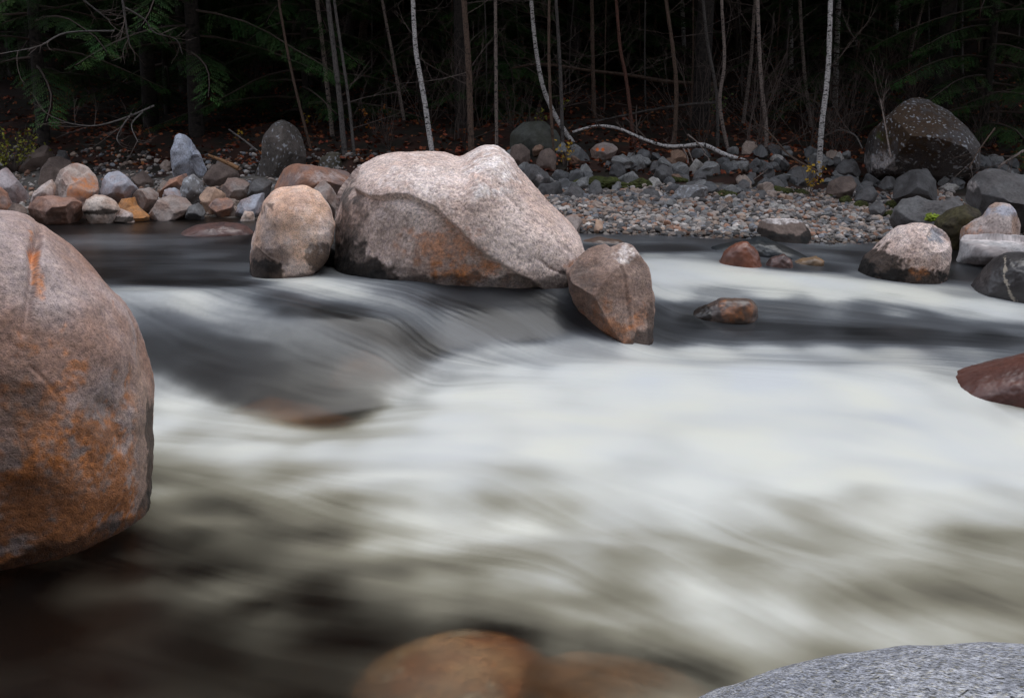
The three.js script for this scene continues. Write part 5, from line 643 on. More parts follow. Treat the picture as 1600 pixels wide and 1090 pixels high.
const TREES = [
  {"k":"brown","q":[[-2.287,0.939,-12.842],[-2.496,1.974,-12.805],[-2.601,2.733,-12.786],[-2.71,3.727,-12.767],[-2.85,5.321,-12.742],[-3.004,7.515,-12.715]],"r":0.0171,"l":"slender brown bare tree at the forest edge","g":"thin bare trunks at the forest edge brown"},
  {"k":"light","q":[[-2.214,1.109,-13.816],[-2.292,2.221,-13.803],[-2.344,2.815,-13.795],[-2.415,3.812,-13.784],[-2.505,5.41,-13.769],[-2.605,7.607,-13.753]],"r":0.0285,"l":"mottled pale trunk of the three stemmed clump beside the lichen capped boulder"},
  {"k":"grey","q":[[-1.861,0.874,-12.442],[-1.907,1.692,-12.435],[-1.993,2.704,-12.422],[-2.062,3.701,-12.412],[-2.149,5.299,-12.399],[-2.246,7.497,-12.384]],"r":0.033,"l":"thickest grey trunk of the three stemmed clump behind the reddish boulder"},
  {"k":"grey","q":[[-1.75,0.876,-12.418],[-1.8,1.623,-12.411],[-1.92,2.701,-12.394],[-2.009,3.697,-12.381],[-2.122,5.293,-12.365],[-2.248,7.49,-12.347]],"r":0.0183,"l":"thin outer grey trunk of the three stemmed clump"},
  {"k":"light","q":[[-1.345,1.213,-14.272],[-1.509,2.238,-14.257],[-1.612,2.851,-14.247],[-1.744,3.842,-14.234],[-1.914,5.433,-14.218],[-2.102,7.625,-14.201]],"r":0.023,"l":"thin pinkish young birch leaning over the big granite boulder"},
  {"k":"birch","q":[[-0.861,0.919,-12.272],[-0.961,1.692,-12.265],[-1.035,2.163,-12.26],[-1.059,2.691,-12.258],[-1.095,3.69,-12.256],[-1.14,5.289,-12.252],[-1.191,7.489,-12.249]],"r":0.0305,"l":"white birch with dark bands right behind the big granite boulder"},
  {"k":"brown","q":[[-0.441,0.924,-12.174],[-0.467,2.027,-12.173],[-0.509,2.684,-12.172],[-0.559,3.682,-12.17],[-0.624,5.281,-12.168],[-0.695,7.48,-12.165]],"r":0.0355,"l":"straight brown trunk behind the hump of the big granite boulder"},
  {"k":"light","q":[[-0.173,1.023,-12.586],[-0.182,2.717,-12.586],[-0.187,3.717,-12.586],[-0.193,5.317,-12.586],[-0.199,7.517,-12.586]],"r":0.0202,"l":"slender pale barked young birch at the forest edge","g":"thin bare trunks at the forest edge light"},
  {"k":"grey","q":[[-0.027,1.614,-15.96],[-0.151,2.99,-15.96],[-0.23,3.987,-15.96],[-0.331,5.583,-15.959],[-0.441,7.781,-15.959]],"r":0.0163,"l":"slender grey bare tree at the forest edge","g":"thin bare trunks at the forest edge grey"},
  {"k":"birch","q":[[0.773,1.07,-12.847],[0.514,1.441,-12.862],[0.365,1.763,-12.871],[0.275,2.186,-12.877],[0.215,2.741,-12.88],[0.129,3.737,-12.885],[0.019,5.333,-12.892],[-0.103,7.53,-12.899]],"r":0.03,"l":"bright white birch bent over at its foot above the dark greenish boulder"},
  {"k":"brown","q":[[0.455,0.934,-11.994],[0.393,2.022,-11.996],[0.388,2.669,-11.997],[0.382,3.669,-11.997],[0.374,5.269,-11.997],[0.365,7.469,-11.997]],"r":0.0175,"l":"slender brown bare tree at the forest edge","g":"thin bare trunks at the forest edge brown"},
  {"k":"grey","q":[[0.58,1.049,-12.656],[0.544,1.901,-12.657],[0.487,2.723,-12.66],[0.431,3.721,-12.662],[0.359,5.32,-12.666],[0.281,7.518,-12.669]],"r":0.0221,"l":"slender grey bare tree at the forest edge","g":"thin bare trunks at the forest edge grey"},
  {"k":"brown","q":[[1.048,1.241,-14.117],[1.014,1.924,-14.12],[0.984,2.841,-14.122],[0.957,3.841,-14.124],[0.922,5.44,-14.126],[0.884,7.64,-14.129]],"r":0.0289,"l":"slender brown bare tree at the forest edge","g":"thin bare trunks at the forest edge brown"},
  {"k":"red","q":[[1.45,1.093,-13.192],[1.33,1.91,-13.205],[1.264,2.199,-13.212],[1.201,2.768,-13.219],[1.112,3.764,-13.229],[0.998,5.36,-13.241],[0.873,7.556,-13.255]],"r":0.0232,"l":"red barked kinked trunk above the painted stone"},
  {"k":"brown","q":[[2.206,1.905,-17.418],[2.175,3.108,-17.422],[2.151,4.108,-17.425],[2.122,5.707,-17.429],[2.089,7.907,-17.433]],"r":0.0205,"l":"slender brown bare tree at the forest edge","g":"thin bare trunks at the forest edge brown"},
  {"k":"brown","q":[[1.854,1.015,-12.774],[1.862,1.762,-12.773],[1.813,2.182,-12.78],[1.718,2.734,-12.794],[1.582,3.724,-12.813],[1.408,5.315,-12.838],[1.217,7.506,-12.866]],"r":0.0263,"l":"crooked brown trunk rising behind the fallen birch"},
  {"k":"backbirch","q":[[2.857,2.341,-18.809],[2.789,3.221,-18.819],[2.719,4.218,-18.83],[2.628,5.816,-18.844],[2.529,8.013,-18.859]],"r":0.0388,"l":"white birch trunk standing back among the dark hemlocks","g":"thin bare trunks at the forest edge backbirch"},
  {"k":"grey","q":[[2.423,1.044,-13.128],[2.387,1.691,-13.134],[2.253,2.339,-13.159],[2.194,2.764,-13.17],[2.084,3.758,-13.19],[1.942,5.351,-13.216],[1.787,7.546,-13.245]],"r":0.0214,"l":"slender grey bare tree at the forest edge","g":"thin bare trunks at the forest edge grey"},
  {"k":"light","q":[[2.479,0.971,-12.625],[2.338,1.622,-12.652],[2.369,2.04,-12.646],[2.313,2.723,-12.657],[2.248,3.721,-12.67],[2.165,5.318,-12.686],[2.073,7.516,-12.704]],"r":0.0225,"l":"slender pale barked young birch at the forest edge","g":"thin bare trunks at the forest edge light"},
  {"k":"light","q":[[3.059,1.239,-14.885],[3.126,2.018,-14.871],[3.148,2.901,-14.867],[3.168,3.901,-14.863],[3.194,5.501,-14.857],[3.222,7.701,-14.852]],"r":0.0266,"l":"slender pale barked young birch at the forest edge","g":"thin bare trunks at the forest edge light"},
  {"k":"light","q":[[2.797,0.911,-12.411],[2.827,1.242,-12.404],[2.744,1.829,-12.423],[2.662,2.705,-12.442],[2.587,3.702,-12.458],[2.491,5.299,-12.48],[2.386,7.497,-12.504]],"r":0.0259,"l":"pale trunk with a swept foot at the end of the fallen birch"},
  {"k":"grey","q":[[4.304,1.814,-17.806],[4.278,3.139,-17.812],[4.26,4.139,-17.816],[4.238,5.739,-17.822],[4.214,7.939,-17.828]],"r":0.0374,"l":"slender grey bare tree at the forest edge","g":"thin bare trunks at the forest edge grey"},
  {"k":"backbirch","q":[[4.506,1.97,-18.248],[4.437,3.176,-18.265],[4.387,4.175,-18.277],[4.323,5.773,-18.293],[4.252,7.972,-18.31]],"r":0.0383,"l":"white birch trunk standing back among the dark hemlocks","g":"thin bare trunks at the forest edge backbirch"},
  {"k":"light","q":[[4.049,1.192,-15.081],[3.904,2.023,-15.12],[3.798,2.924,-15.148],[3.705,3.919,-15.173],[3.586,5.515,-15.205],[3.454,7.71,-15.241]],"r":0.0273,"l":"slender pale barked young birch at the forest edge","g":"thin bare trunks at the forest edge light"},
  {"k":"birch","q":[[3.349,0.756,-12.098],[3.347,1.355,-12.099],[3.375,1.958,-12.091],[3.357,2.677,-12.096],[3.336,3.677,-12.102],[3.31,5.277,-12.109],[3.282,7.477,-12.117]],"r":0.0329,"l":"brightest white birch, rooted in the rocks behind the gravel bar"},
  {"k":"birch","q":[[4.581,1.393,-15.933],[4.56,2.128,-15.939],[4.54,2.988,-15.945],[4.522,3.988,-15.951],[4.498,5.588,-15.957],[4.472,7.788,-15.965]],"r":0.0435,"l":"white birch standing just behind the brightest one"},
  {"k":"brown","q":[[4.992,1.569,-16.648],[5.054,2.328,-16.629],[5.118,3.042,-16.61],[5.189,4.039,-16.588],[5.281,5.637,-16.561],[5.381,7.834,-16.531]],"r":0.0203,"l":"slender brown bare tree at the forest edge","g":"thin bare trunks at the forest edge brown"},
  {"k":"backbirch","q":[[6.433,2.459,-19.149],[6.444,3.247,-19.146],[6.456,4.247,-19.141],[6.472,5.847,-19.136],[6.49,8.047,-19.13]],"r":0.0471,"l":"white birch trunk standing back among the dark hemlocks","g":"thin bare trunks at the forest edge backbirch"},
  {"k":"light","q":[[6.369,2.121,-18.274],[6.446,2.685,-18.247],[6.537,3.172,-18.216],[6.683,4.16,-18.165],[6.871,5.747,-18.099],[7.078,7.936,-18.027]],"r":0.0367,"l":"leaning pale trunk above the great triangular boulder"},
  {"k":"grey","q":[[6.442,1.809,-17.426],[6.344,3.111,-17.462],[6.278,4.109,-17.486],[6.194,5.706,-17.518],[6.101,7.904,-17.552]],"r":0.0162,"l":"slender grey bare tree at the forest edge","g":"thin bare trunks at the forest edge grey"},
  {"k":"grey","q":[[6.647,1.643,-16.62],[6.529,3.047,-16.667],[6.456,4.044,-16.697],[6.362,5.64,-16.734],[6.258,7.838,-16.776]],"r":0.0261,"l":"slender grey bare tree at the forest edge","g":"thin bare trunks at the forest edge grey"},
  {"k":"grey","q":[[6.905,1.57,-16.211],[6.833,3.012,-16.241],[6.789,4.011,-16.26],[6.734,5.61,-16.284],[6.673,7.809,-16.31]],"r":0.0231,"l":"slender grey bare tree at the forest edge","g":"thin bare trunks at the forest edge grey"},
  {"k":"grey","q":[[8.101,2.316,-18.184],[8.063,3.171,-18.201],[8.021,4.17,-18.219],[7.968,5.769,-18.243],[7.909,7.968,-18.269]],"r":0.0232,"l":"slender grey bare tree at the forest edge","g":"thin bare trunks at the forest edge grey"},
  {"k":"grey","q":[[-2.748,2.25,-19.132],[-2.714,2.811,-19.137],[-2.653,3.247,-19.146],[-2.542,4.241,-19.162],[-2.399,5.834,-19.182],[-2.242,8.029,-19.205]],"r":0.0901,"l":"slender grey bare tree at the forest edge","g":"thin bare trunks at the forest edge grey"},
  {"k":"brown","q":[[-2.487,2.135,-18.768],[-2.448,2.739,-18.773],[-2.379,3.218,-18.782],[-2.265,4.211,-18.797],[-2.119,5.804,-18.817],[-1.958,7.998,-18.838]],"r":0.0772,"l":"slender brown bare tree at the forest edge","g":"thin bare trunks at the forest edge brown"},
  {"k":"grey","q":[[-1.026,1.66,-16.448],[-1.006,2.41,-16.449],[-1.079,3.029,-16.445],[-1.172,4.024,-16.439],[-1.291,5.62,-16.431],[-1.422,7.816,-16.423]],"r":0.0144,"l":"slender grey bare tree at the forest edge","g":"thin bare trunks at the forest edge grey"},
  {"k":"brown","q":[[-1.667,1.859,-17.539],[-1.666,2.552,-17.539],[-1.662,3.117,-17.539],[-1.657,4.117,-17.54],[-1.65,5.717,-17.54],[-1.643,7.917,-17.541]],"r":0.018,"l":"slender brown bare tree at the forest edge","g":"thin bare trunks at the forest edge brown"},
  {"k":"grey","q":[[1.033,1.952,-17.405],[1.02,2.593,-17.406],[1.012,3.107,-17.407],[0.999,4.106,-17.407],[0.983,5.706,-17.408],[0.966,7.906,-17.409]],"r":0.0152,"l":"slender grey bare tree at the forest edge","g":"thin bare trunks at the forest edge grey"},
  {"k":"brown","q":[[1.893,1.754,-16.712],[1.884,2.467,-16.713],[1.844,3.051,-16.718],[1.789,4.049,-16.724],[1.719,5.648,-16.732],[1.642,7.846,-16.741]],"r":0.0147,"l":"slender brown bare tree at the forest edge","g":"thin bare trunks at the forest edge brown"},
  {"k":"grey","q":[[0.107,1.57,-15.72],[0.085,2.336,-15.72],[0.056,2.97,-15.72],[0.02,3.97,-15.72],[-0.027,5.569,-15.721],[-0.078,7.768,-15.721]],"r":0.0137,"l":"slender grey bare tree at the forest edge","g":"thin bare trunks at the forest edge grey"},
  {"k":"grey","q":[[1.474,2.005,-17.633],[1.493,2.628,-17.632],[1.461,3.125,-17.634],[1.409,4.124,-17.639],[1.343,5.722,-17.644],[1.27,7.921,-17.65]],"r":0.0206,"l":"slender grey bare tree at the forest edge","g":"thin bare trunks at the forest edge grey"},
  {"k":"brown","q":[[3.03,2.069,-18.203],[3.029,2.683,-18.203],[2.959,3.172,-18.215],[2.844,4.165,-18.234],[2.697,5.758,-18.259],[2.535,7.952,-18.286]],"r":0.0188,"l":"slender brown bare tree at the forest edge","g":"thin bare trunks at the forest edge brown"},
  {"k":"grey","q":[[3.718,2.189,-18.847],[3.716,2.769,-18.848],[3.599,3.225,-18.871],[3.401,4.204,-18.91],[3.146,5.783,-18.96],[2.865,7.964,-19.015]],"r":0.0196,"l":"slender grey bare tree at the forest edge","g":"thin bare trunks at the forest edge grey"},
  {"k":"grey","q":[[4.33,2.245,-18.981],[4.326,2.802,-18.982],[4.328,3.234,-18.981],[4.332,4.234,-18.981],[4.337,5.834,-18.979],[4.343,8.034,-18.978]],"r":0.0397,"l":"slender grey bare tree at the forest edge","g":"thin bare trunks at the forest edge grey"},
  {"k":"grey","q":[[4.997,2.075,-18.449],[4.991,2.696,-18.45],[4.952,3.192,-18.461],[4.89,4.19,-18.478],[4.81,5.788,-18.5],[4.722,7.986,-18.523]],"r":0.0223,"l":"slender grey bare tree at the forest edge","g":"thin bare trunks at the forest edge grey"},
  {"k":"brown","q":[[5.817,1.966,-18.062],[5.797,2.627,-18.069],[5.815,3.16,-18.063],[5.841,4.159,-18.055],[5.875,5.759,-18.044],[5.912,7.958,-18.032]],"r":0.0166,"l":"slender brown bare tree at the forest edge","g":"thin bare trunks at the forest edge brown"},
  {"k":"grey","q":[[7.014,2.277,-18.46],[6.983,2.797,-18.472],[7.015,3.192,-18.46],[7.081,4.189,-18.435],[7.164,5.787,-18.403],[7.256,7.984,-18.368]],"r":0.023,"l":"slender grey bare tree at the forest edge","g":"thin bare trunks at the forest edge grey"},
  {"k":"brown","q":[[7.416,2.162,-18.025],[7.38,2.723,-18.04],[7.368,3.158,-18.045],[7.347,4.158,-18.054],[7.32,5.758,-18.065],[7.29,7.957,-18.077]],"r":0.017,"l":"slender brown bare tree at the forest edge","g":"thin bare trunks at the forest edge brown"},
  {"k":"grey","q":[[-0.496,1.57,-15.892],[-0.481,2.343,-15.893],[-0.45,2.984,-15.894],[-0.411,3.984,-15.895],[-0.362,5.583,-15.896],[-0.307,7.782,-15.898]],"r":0.0139,"l":"slender grey bare tree at the forest edge","g":"thin bare trunks at the forest edge grey"},
  {"k":"brown","q":[[-3.373,1.867,-18.066],[-3.336,2.578,-18.072],[-3.392,3.16,-18.062],[-3.468,4.157,-18.048],[-3.565,5.753,-18.03],[-3.673,7.951,-18.01]],"r":0.0161,"l":"slender brown bare tree at the forest edge","g":"thin bare trunks at the forest edge brown"},
  {"k":"grey","q":[[-4.653,2.323,-19.684],[-4.612,2.87,-19.693],[-4.58,3.292,-19.701],[-4.519,4.29,-19.716],[-4.441,5.888,-19.734],[-4.355,8.086,-19.754]],"r":0.0236,"l":"slender grey bare tree at the forest edge","g":"thin bare trunks at the forest edge grey"},
  {"k":"grey","q":[[-2.097,1.662,-16.809],[-2.068,2.426,-16.813],[-2.055,3.059,-16.815],[-2.038,4.059,-16.817],[-2.017,5.658,-16.82],[-1.993,7.858,-16.822]],"r":0.0148,"l":"slender grey bare tree at the forest edge","g":"thin bare trunks at the forest edge grey"},
  {"k":"grey","q":[[-1.769,1.398,-15.539],[-1.735,2.244,-15.542],[-1.714,2.956,-15.545],[-1.691,3.956,-15.547],[-1.661,5.556,-15.551],[-1.628,7.755,-15.555]],"r":0.0114,"l":"slender grey bare tree at the forest edge","g":"thin bare trunks at the forest edge grey"},
  {"k":"brown","q":[[-0.843,1.483,-15.597],[-0.834,2.289,-15.597],[-0.814,2.96,-15.599],[-0.789,3.96,-15.6],[-0.758,5.56,-15.602],[-0.724,7.76,-15.603]],"r":0.0137,"l":"slender brown bare tree at the forest edge","g":"thin bare trunks at the forest edge brown"},
  {"k":"grey","q":[[-0.326,1.253,-14.273],[-0.322,2.122,-14.273],[-0.34,2.853,-14.272],[-0.361,3.853,-14.272],[-0.386,5.453,-14.271],[-0.415,7.653,-14.271]],"r":0.0104,"l":"slender grey bare tree at the forest edge","g":"thin bare trunks at the forest edge grey"},
  {"k":"grey","q":[[0.801,1.57,-15.68],[0.799,2.334,-15.68],[0.841,2.967,-15.677],[0.895,3.965,-15.675],[0.963,5.564,-15.671],[1.038,7.763,-15.667]],"r":0.0114,"l":"slender grey bare tree at the forest edge","g":"thin bare trunks at the forest edge grey"},
  {"k":"brown","q":[[1.239,1.404,-15.008],[1.231,2.226,-15.009],[1.23,2.913,-15.009],[1.23,3.913,-15.009],[1.229,5.513,-15.009],[1.228,7.713,-15.009]],"r":0.011,"l":"slender brown bare tree at the forest edge","g":"thin bare trunks at the forest edge brown"},
  {"k":"grey","q":[[1.771,1.324,-14.792],[1.731,2.178,-14.797],[1.72,2.896,-14.798],[1.708,3.896,-14.8],[1.692,5.496,-14.802],[1.674,7.696,-14.804]],"r":0.013,"l":"slender grey bare tree at the forest edge","g":"thin bare trunks at the forest edge grey"},
  {"k":"brown","q":[[2.326,1.247,-14.552],[2.322,2.13,-14.552],[2.299,2.876,-14.556],[2.275,3.876,-14.56],[2.243,5.476,-14.565],[2.208,7.675,-14.57]],"r":0.0107,"l":"slender brown bare tree at the forest edge","g":"thin bare trunks at the forest edge brown"},
  {"k":"grey","q":[[3.381,1.569,-16.538],[3.34,2.37,-16.546],[3.258,3.038,-16.563],[3.161,4.033,-16.583],[3.037,5.628,-16.608],[2.9,7.824,-16.636]],"r":0.0123,"l":"slender grey bare tree at the forest edge","g":"thin bare trunks at the forest edge grey"},
  {"k":"brown","q":[[3.771,1.393,-15.959],[3.722,2.259,-15.971],[3.736,2.99,-15.968],[3.751,3.99,-15.964],[3.771,5.59,-15.96],[3.792,7.79,-15.954]],"r":0.0143,"l":"slender brown bare tree at the forest edge","g":"thin bare trunks at the forest edge brown"},
  {"k":"grey","q":[[4.519,1.664,-17.134],[4.454,2.441,-17.151],[4.376,3.088,-17.172],[4.279,4.083,-17.197],[4.155,5.677,-17.23],[4.019,7.873,-17.266]],"r":0.0129,"l":"slender grey bare tree at the forest edge","g":"thin bare trunks at the forest edge grey"},
  {"k":"grey","q":[[5.101,1.569,-16.635],[5.037,2.374,-16.655],[5.061,3.045,-16.648],[5.091,4.045,-16.639],[5.128,5.644,-16.627],[5.169,7.844,-16.615]],"r":0.0127,"l":"slender grey bare tree at the forest edge","g":"thin bare trunks at the forest edge grey"},
  {"k":"brown","q":[[5.881,1.862,-17.77],[5.846,2.564,-17.781],[5.807,3.138,-17.794],[5.753,4.136,-17.812],[5.684,5.735,-17.835],[5.608,7.933,-17.86]],"r":0.0136,"l":"slender brown bare tree at the forest edge","g":"thin bare trunks at the forest edge brown"},
];
const STICKS = [
  {"n":"fallen_birch","q":[[2.574,0.983,-11.925],[2.479,1.021,-11.968],[2.281,1.086,-12.03],[2.08,1.179,-12.089],[1.881,1.163,-12.144],[1.679,1.16,-12.196],[1.403,1.248,-12.253],[1.16,1.349,-12.301],[0.917,1.369,-12.344],[0.673,1.305,-12.382]],"r":0.0284,"w":0.5,"k":"birch","l":"white fallen birch stem lying across the bank above the rocks"},
  {"n":"fallen_pole","q":[[2.716,1.837,-14.752],[2.063,1.868,-14.575],[1.462,1.952,-14.366],[0.958,2.002,-14.128],[0.352,2.073,-13.876],[0.0,2.021,-13.6]],"r":0.0306,"w":0.4,"k":"brown","l":"thin grey fallen trunk caught across the standing trees"},
  {"n":"fallen_pole","q":[[2.47,1.616,-13.577],[2.0,1.579,-13.52],[1.532,1.505,-13.446],[0.992,1.394,-13.363]],"r":0.0201,"w":0.5,"k":"grey","l":"dark fallen pole low behind the fallen birch"},
  {"n":"driftwood","q":[[-2.651,1.134,-11.601],[-2.788,1.221,-11.723],[-2.995,1.35,-11.827]],"r":0.0121,"w":0.7,"k":"grey","l":"bare grey stick leaning against the lichen capped boulder"},
  {"n":"driftwood","q":[[-2.849,0.959,-11.554],[-2.995,1.031,-11.568],[-3.16,1.096,-11.576]],"r":0.0277,"w":0.5,"k":"orange","l":"short orange weathered log behind the shore rocks"},
  {"n":"dead_branch","q":[[-4.149,2.355,-11.897],[-4.532,2.311,-11.542],[-4.687,2.174,-11.264],[-4.903,2.096,-10.953]],"r":0.011,"w":0.4,"k":"grey","l":"long bare branch arching through the hemlock gloom"},
  {"n":"dead_branch","q":[[-3.801,2.781,-11.171],[-3.798,2.427,-11.225],[-3.793,2.175,-11.279]],"r":0.0138,"w":0.4,"k":"grey","l":"forked bare branch hanging in front of the hemlock"},
  {"n":"dead_branch","q":[[-3.807,2.539,-11.275],[-3.651,2.435,-11.352],[-3.58,2.316,-11.401],[-3.387,2.246,-11.486],[-3.343,2.104,-11.525]],"r":0.0104,"w":0.3,"k":"grey","l":"crooked twig branching toward the hemlock"},
  {"n":"dead_branch","q":[[-4.396,2.741,-11.38],[-4.188,2.553,-11.458],[-4.045,2.427,-11.51]],"r":0.0107,"w":0.5,"k":"grey","l":"short broken branch high in the gloom by the bark"},
  {"n":"dead_branch","q":[[-3.734,1.595,-11.719],[-3.949,1.487,-11.543],[-4.212,1.402,-11.343],[-4.399,1.426,-11.165],[-4.52,1.497,-11.008]],"r":0.0108,"w":0.4,"k":"grey","l":"low dead limb arching over the pebbles behind the shore rocks"},
  {"n":"dead_branch","q":[[-3.918,1.513,-11.554],[-3.959,1.407,-11.399],[-3.981,1.285,-11.25],[-3.913,1.22,-11.132]],"r":0.0089,"w":0.4,"k":"grey","l":"drooping twig hanging from the low dead limb"},
  {"n":"dead_branch","q":[[-3.816,1.532,-11.588],[-3.861,1.408,-11.362],[-3.751,1.243,-11.188]],"r":0.0089,"w":0.4,"k":"grey","l":"curled twig at the end of the low dead limb"},
  {"n":"dead_branch","q":[[3.705,1.114,-10.887],[3.681,1.356,-11.001],[3.64,1.662,-11.119]],"r":0.0101,"w":0.6,"k":"light","l":"straight stick propped upright on the great triangular boulder"},
  {"n":"dead_branch","q":[[3.162,0.932,-11.472],[2.927,1.083,-11.706],[2.728,1.327,-11.925],[2.629,1.409,-12.118]],"r":0.0139,"w":0.4,"k":"brown","l":"long brown branch slanting down to the foot of the brightest birch"},
  {"n":"dead_branch","q":[[3.6,1.168,-11.447],[3.533,1.306,-11.538],[3.397,1.348,-11.648],[3.295,1.286,-11.747]],"r":0.0087,"w":0.4,"k":"grey","l":"thin arched shrub stem beside the great triangular boulder"},
  {"n":"dead_branch","q":[[0.444,0.821,-11.291],[0.562,0.906,-11.461],[0.704,0.941,-11.629],[1.084,1.006,-11.775],[1.27,1.037,-11.933]],"r":0.0132,"w":0.5,"k":"light","l":"bent grey branch lying over the rocks above the gravel"},
  {"n":"dead_branch","q":[[2.224,0.764,-10.977],[2.375,0.805,-11.252],[2.651,0.956,-11.498]],"r":0.0065,"w":0.6,"k":"light","l":"pale thin stick across the bank rocks"},
  {"n":"dead_branch","q":[[4.925,1.183,-10.723],[4.652,1.037,-10.626]],"r":0.0138,"w":0.6,"k":"light","l":"pale stick behind the broad grey boulder"},
  {"n":"dead_branch","q":[[4.596,1.396,-10.651],[4.426,1.191,-10.56],[4.304,1.036,-10.448]],"r":0.0084,"w":0.4,"k":"brown","l":"reddish twig arching beside the broad grey boulder"},
  {"n":"root_stub","q":[[1.855,1.139,-12.058],[1.891,1.022,-11.951],[1.858,0.947,-11.855]],"r":0.0107,"w":0.5,"k":"light","l":"bare root or stub hanging below the fallen birch","g":"roots hanging below the fallen birch"},
  {"n":"root_stub","q":[[1.902,1.14,-12.051],[1.959,0.989,-11.94],[2.031,0.949,-11.827]],"r":0.0107,"w":0.5,"k":"light","l":"bare root or stub hanging below the fallen birch","g":"roots hanging below the fallen birch"},
  {"n":"root_stub","q":[[2.242,1.02,-11.992],[2.242,0.904,-11.89],[2.217,0.897,-11.793]],"r":0.0107,"w":0.5,"k":"light","l":"bare root or stub hanging below the fallen birch","g":"roots hanging below the fallen birch"},
  {"n":"root_stub","q":[[2.375,1.021,-11.967],[2.372,0.946,-11.865],[2.35,0.865,-11.768]],"r":0.0107,"w":0.5,"k":"light","l":"bare root or stub hanging below the fallen birch","g":"roots hanging below the fallen birch"},
  {"n":"root_stub","q":[[1.897,1.289,-12.052],[2.019,1.172,-11.93],[2.058,1.097,-11.822]],"r":0.0107,"w":0.5,"k":"light","l":"bare root or stub hanging below the fallen birch","g":"roots hanging below the fallen birch"},
  {"n":"root_stub","q":[[2.072,1.086,-12.023],[2.111,1.024,-11.914],[2.043,0.962,-11.825]],"r":0.0107,"w":0.5,"k":"light","l":"bare root or stub hanging below the fallen birch","g":"roots hanging below the fallen birch"},
];
const SAPLINGS = [
  {"p":[-2.502,1.258,-14.113],"h":0.35,"n":14,"c":"yellow","l":"sapling with a few yellow leaves behind the reddish boulder"},
  {"p":[-1.672,1.221,-13.589],"h":0.4,"n":26,"c":"orange","l":"low twig with orange leaves behind the big granite boulder"},
  {"p":[0.346,1.28,-13.429],"h":0.3,"n":30,"c":"yellowgreen","l":"yellow green seedling on top of the dark greenish boulder"},
  {"p":[0.537,0.96,-11.644],"h":0.28,"n":40,"c":"yellow","l":"yellow and orange sapling among rocks above the gravel"},
  {"p":[2.96,0.684,-11.024],"h":0.42,"n":50,"c":"yellow","l":"bright yellow sapling growing at the back of the gravel bar"},
  {"p":[-3.333,1.147,-13.524],"h":0.15,"n":6,"c":"yellow","l":"tiny yellow seedling under the hemlock"},
  {"p":[2.46,1.266,-13.877],"h":0.6,"n":30,"c":"green","l":"thin green leafed sapling behind the fallen birch"},
  {"p":[3.604,2.09,-18.223],"h":0.9,"n":24,"c":"green","l":"taller sapling with sparse green leaves among the pale trunks"},
  {"p":[0.574,1.411,-14.386],"h":0.3,"n":16,"c":"yellowgreen","l":"small yellowing shoot at the foot of the bent birch"},
];
const MOSS = [
  [0.926,0.809,-11.045,0.452,0.103],[1.29,0.813,-11.151,0.327,0.078],[1.848,0.761,-11.007,0.195,0.052],[2.084,0.733,-10.9,0.259,0.078],[1.706,0.842,-11.361,0.201,0.054],[2.716,0.733,-11.112,0.227,0.08],
  [2.911,0.716,-11.165,0.175,0.061],[3.349,0.642,-11.056,0.148,0.081],[3.431,0.619,-10.839,0.159,0.08],[3.261,0.688,-11.253,0.123,0.041],[3.591,0.57,-10.421,0.154,0.064],[2.576,0.784,-11.273,0.135,0.054],
  [0.64,0.82,-11.067,0.142,0.065],[3.821,0.607,-10.962,0.203,0.081],[1.434,0.835,-11.276,0.159,0.053],[1.136,0.839,-11.23,0.197,0.053],
];
const BUSH = [-5.646, 0.857, -12.586];

for (const T of TREES) {
  const o = new THREE.Group(); o.name = numbered({ birch: 'birch_tree', backbirch: 'birch_tree', light: 'young_birch' }[T.k] ?? 'bare_tree'); scene.add(o);
  const b = V(T.q[0]), pts = T.q.map((p) => V(p).sub(b)); o.position.copy(b);
  const curve = new THREE.CatmullRomCurve3(pts), L = curve.getLength();
  add('trunk', tube(pts, T.r * 1.0, T.r * 0.5, 9, 60, 0.9, 0.12), WOOD[T.k], o);
  const out = [], n = 12;
  for (let i = 0; i < n; i++) {
    const t = rr(0.12, 1), p = curve.getPoint(t), w = rr(0, 6.28);
    twig(p, new THREE.Vector3(Math.cos(w), rr(-.1, .9), Math.sin(w)).normalize(), rr(.35, 1.1), Math.max(.0022, T.r * rr(.1, .2)), 2, out);
  }
  const top = curve.getPoint(1); for (let i = 0; i < 5; i++) twig(top, new THREE.Vector3(rr(-.6, .6), 1, rr(-.6, .6)).normalize(), rr(.9, 1.6), T.r * 0.3, 2, out);
  add('crown', mergeGeometries(out), twigMat, o);
  tag(o, T.l, 'tree', T.g);
}
for (const K of STICKS) {
  const o = new THREE.Group(); o.name = numbered(K.n); scene.add(o);
  const b = V(K.q[0]), pts = K.q.map((p) => V(p).sub(b)); o.position.copy(b);
  add('stem', tube(pts, K.r, K.r * K.w, 7, 30, 0.9, 0.25), WOOD[K.k], o);
  if (K.n === 'dead_branch' || K.n === 'fallen_birch' || K.n === 'fallen_pole') {
    const out = [], curve = new THREE.CatmullRomCurve3(pts), n = K.n === 'dead_branch' ? 7 : 9;
    for (let i = 0; i < n; i++) { const t = rr(.25, 1), p = curve.getPoint(t), d = curve.getTangent(t).add(new THREE.Vector3(rr(-.8, .8), rr(-.5, .7), rr(-.8, .8))).normalize(); twig(p, d, rr(.15, .5), K.r * 0.35, 1, out); }
    add('twigs', mergeGeometries(out), twigMat, o);
  }
  tag(o, K.l, K.n.includes('branch') ? 'branch' : K.n.includes('root') ? 'root' : 'log', K.g);
}
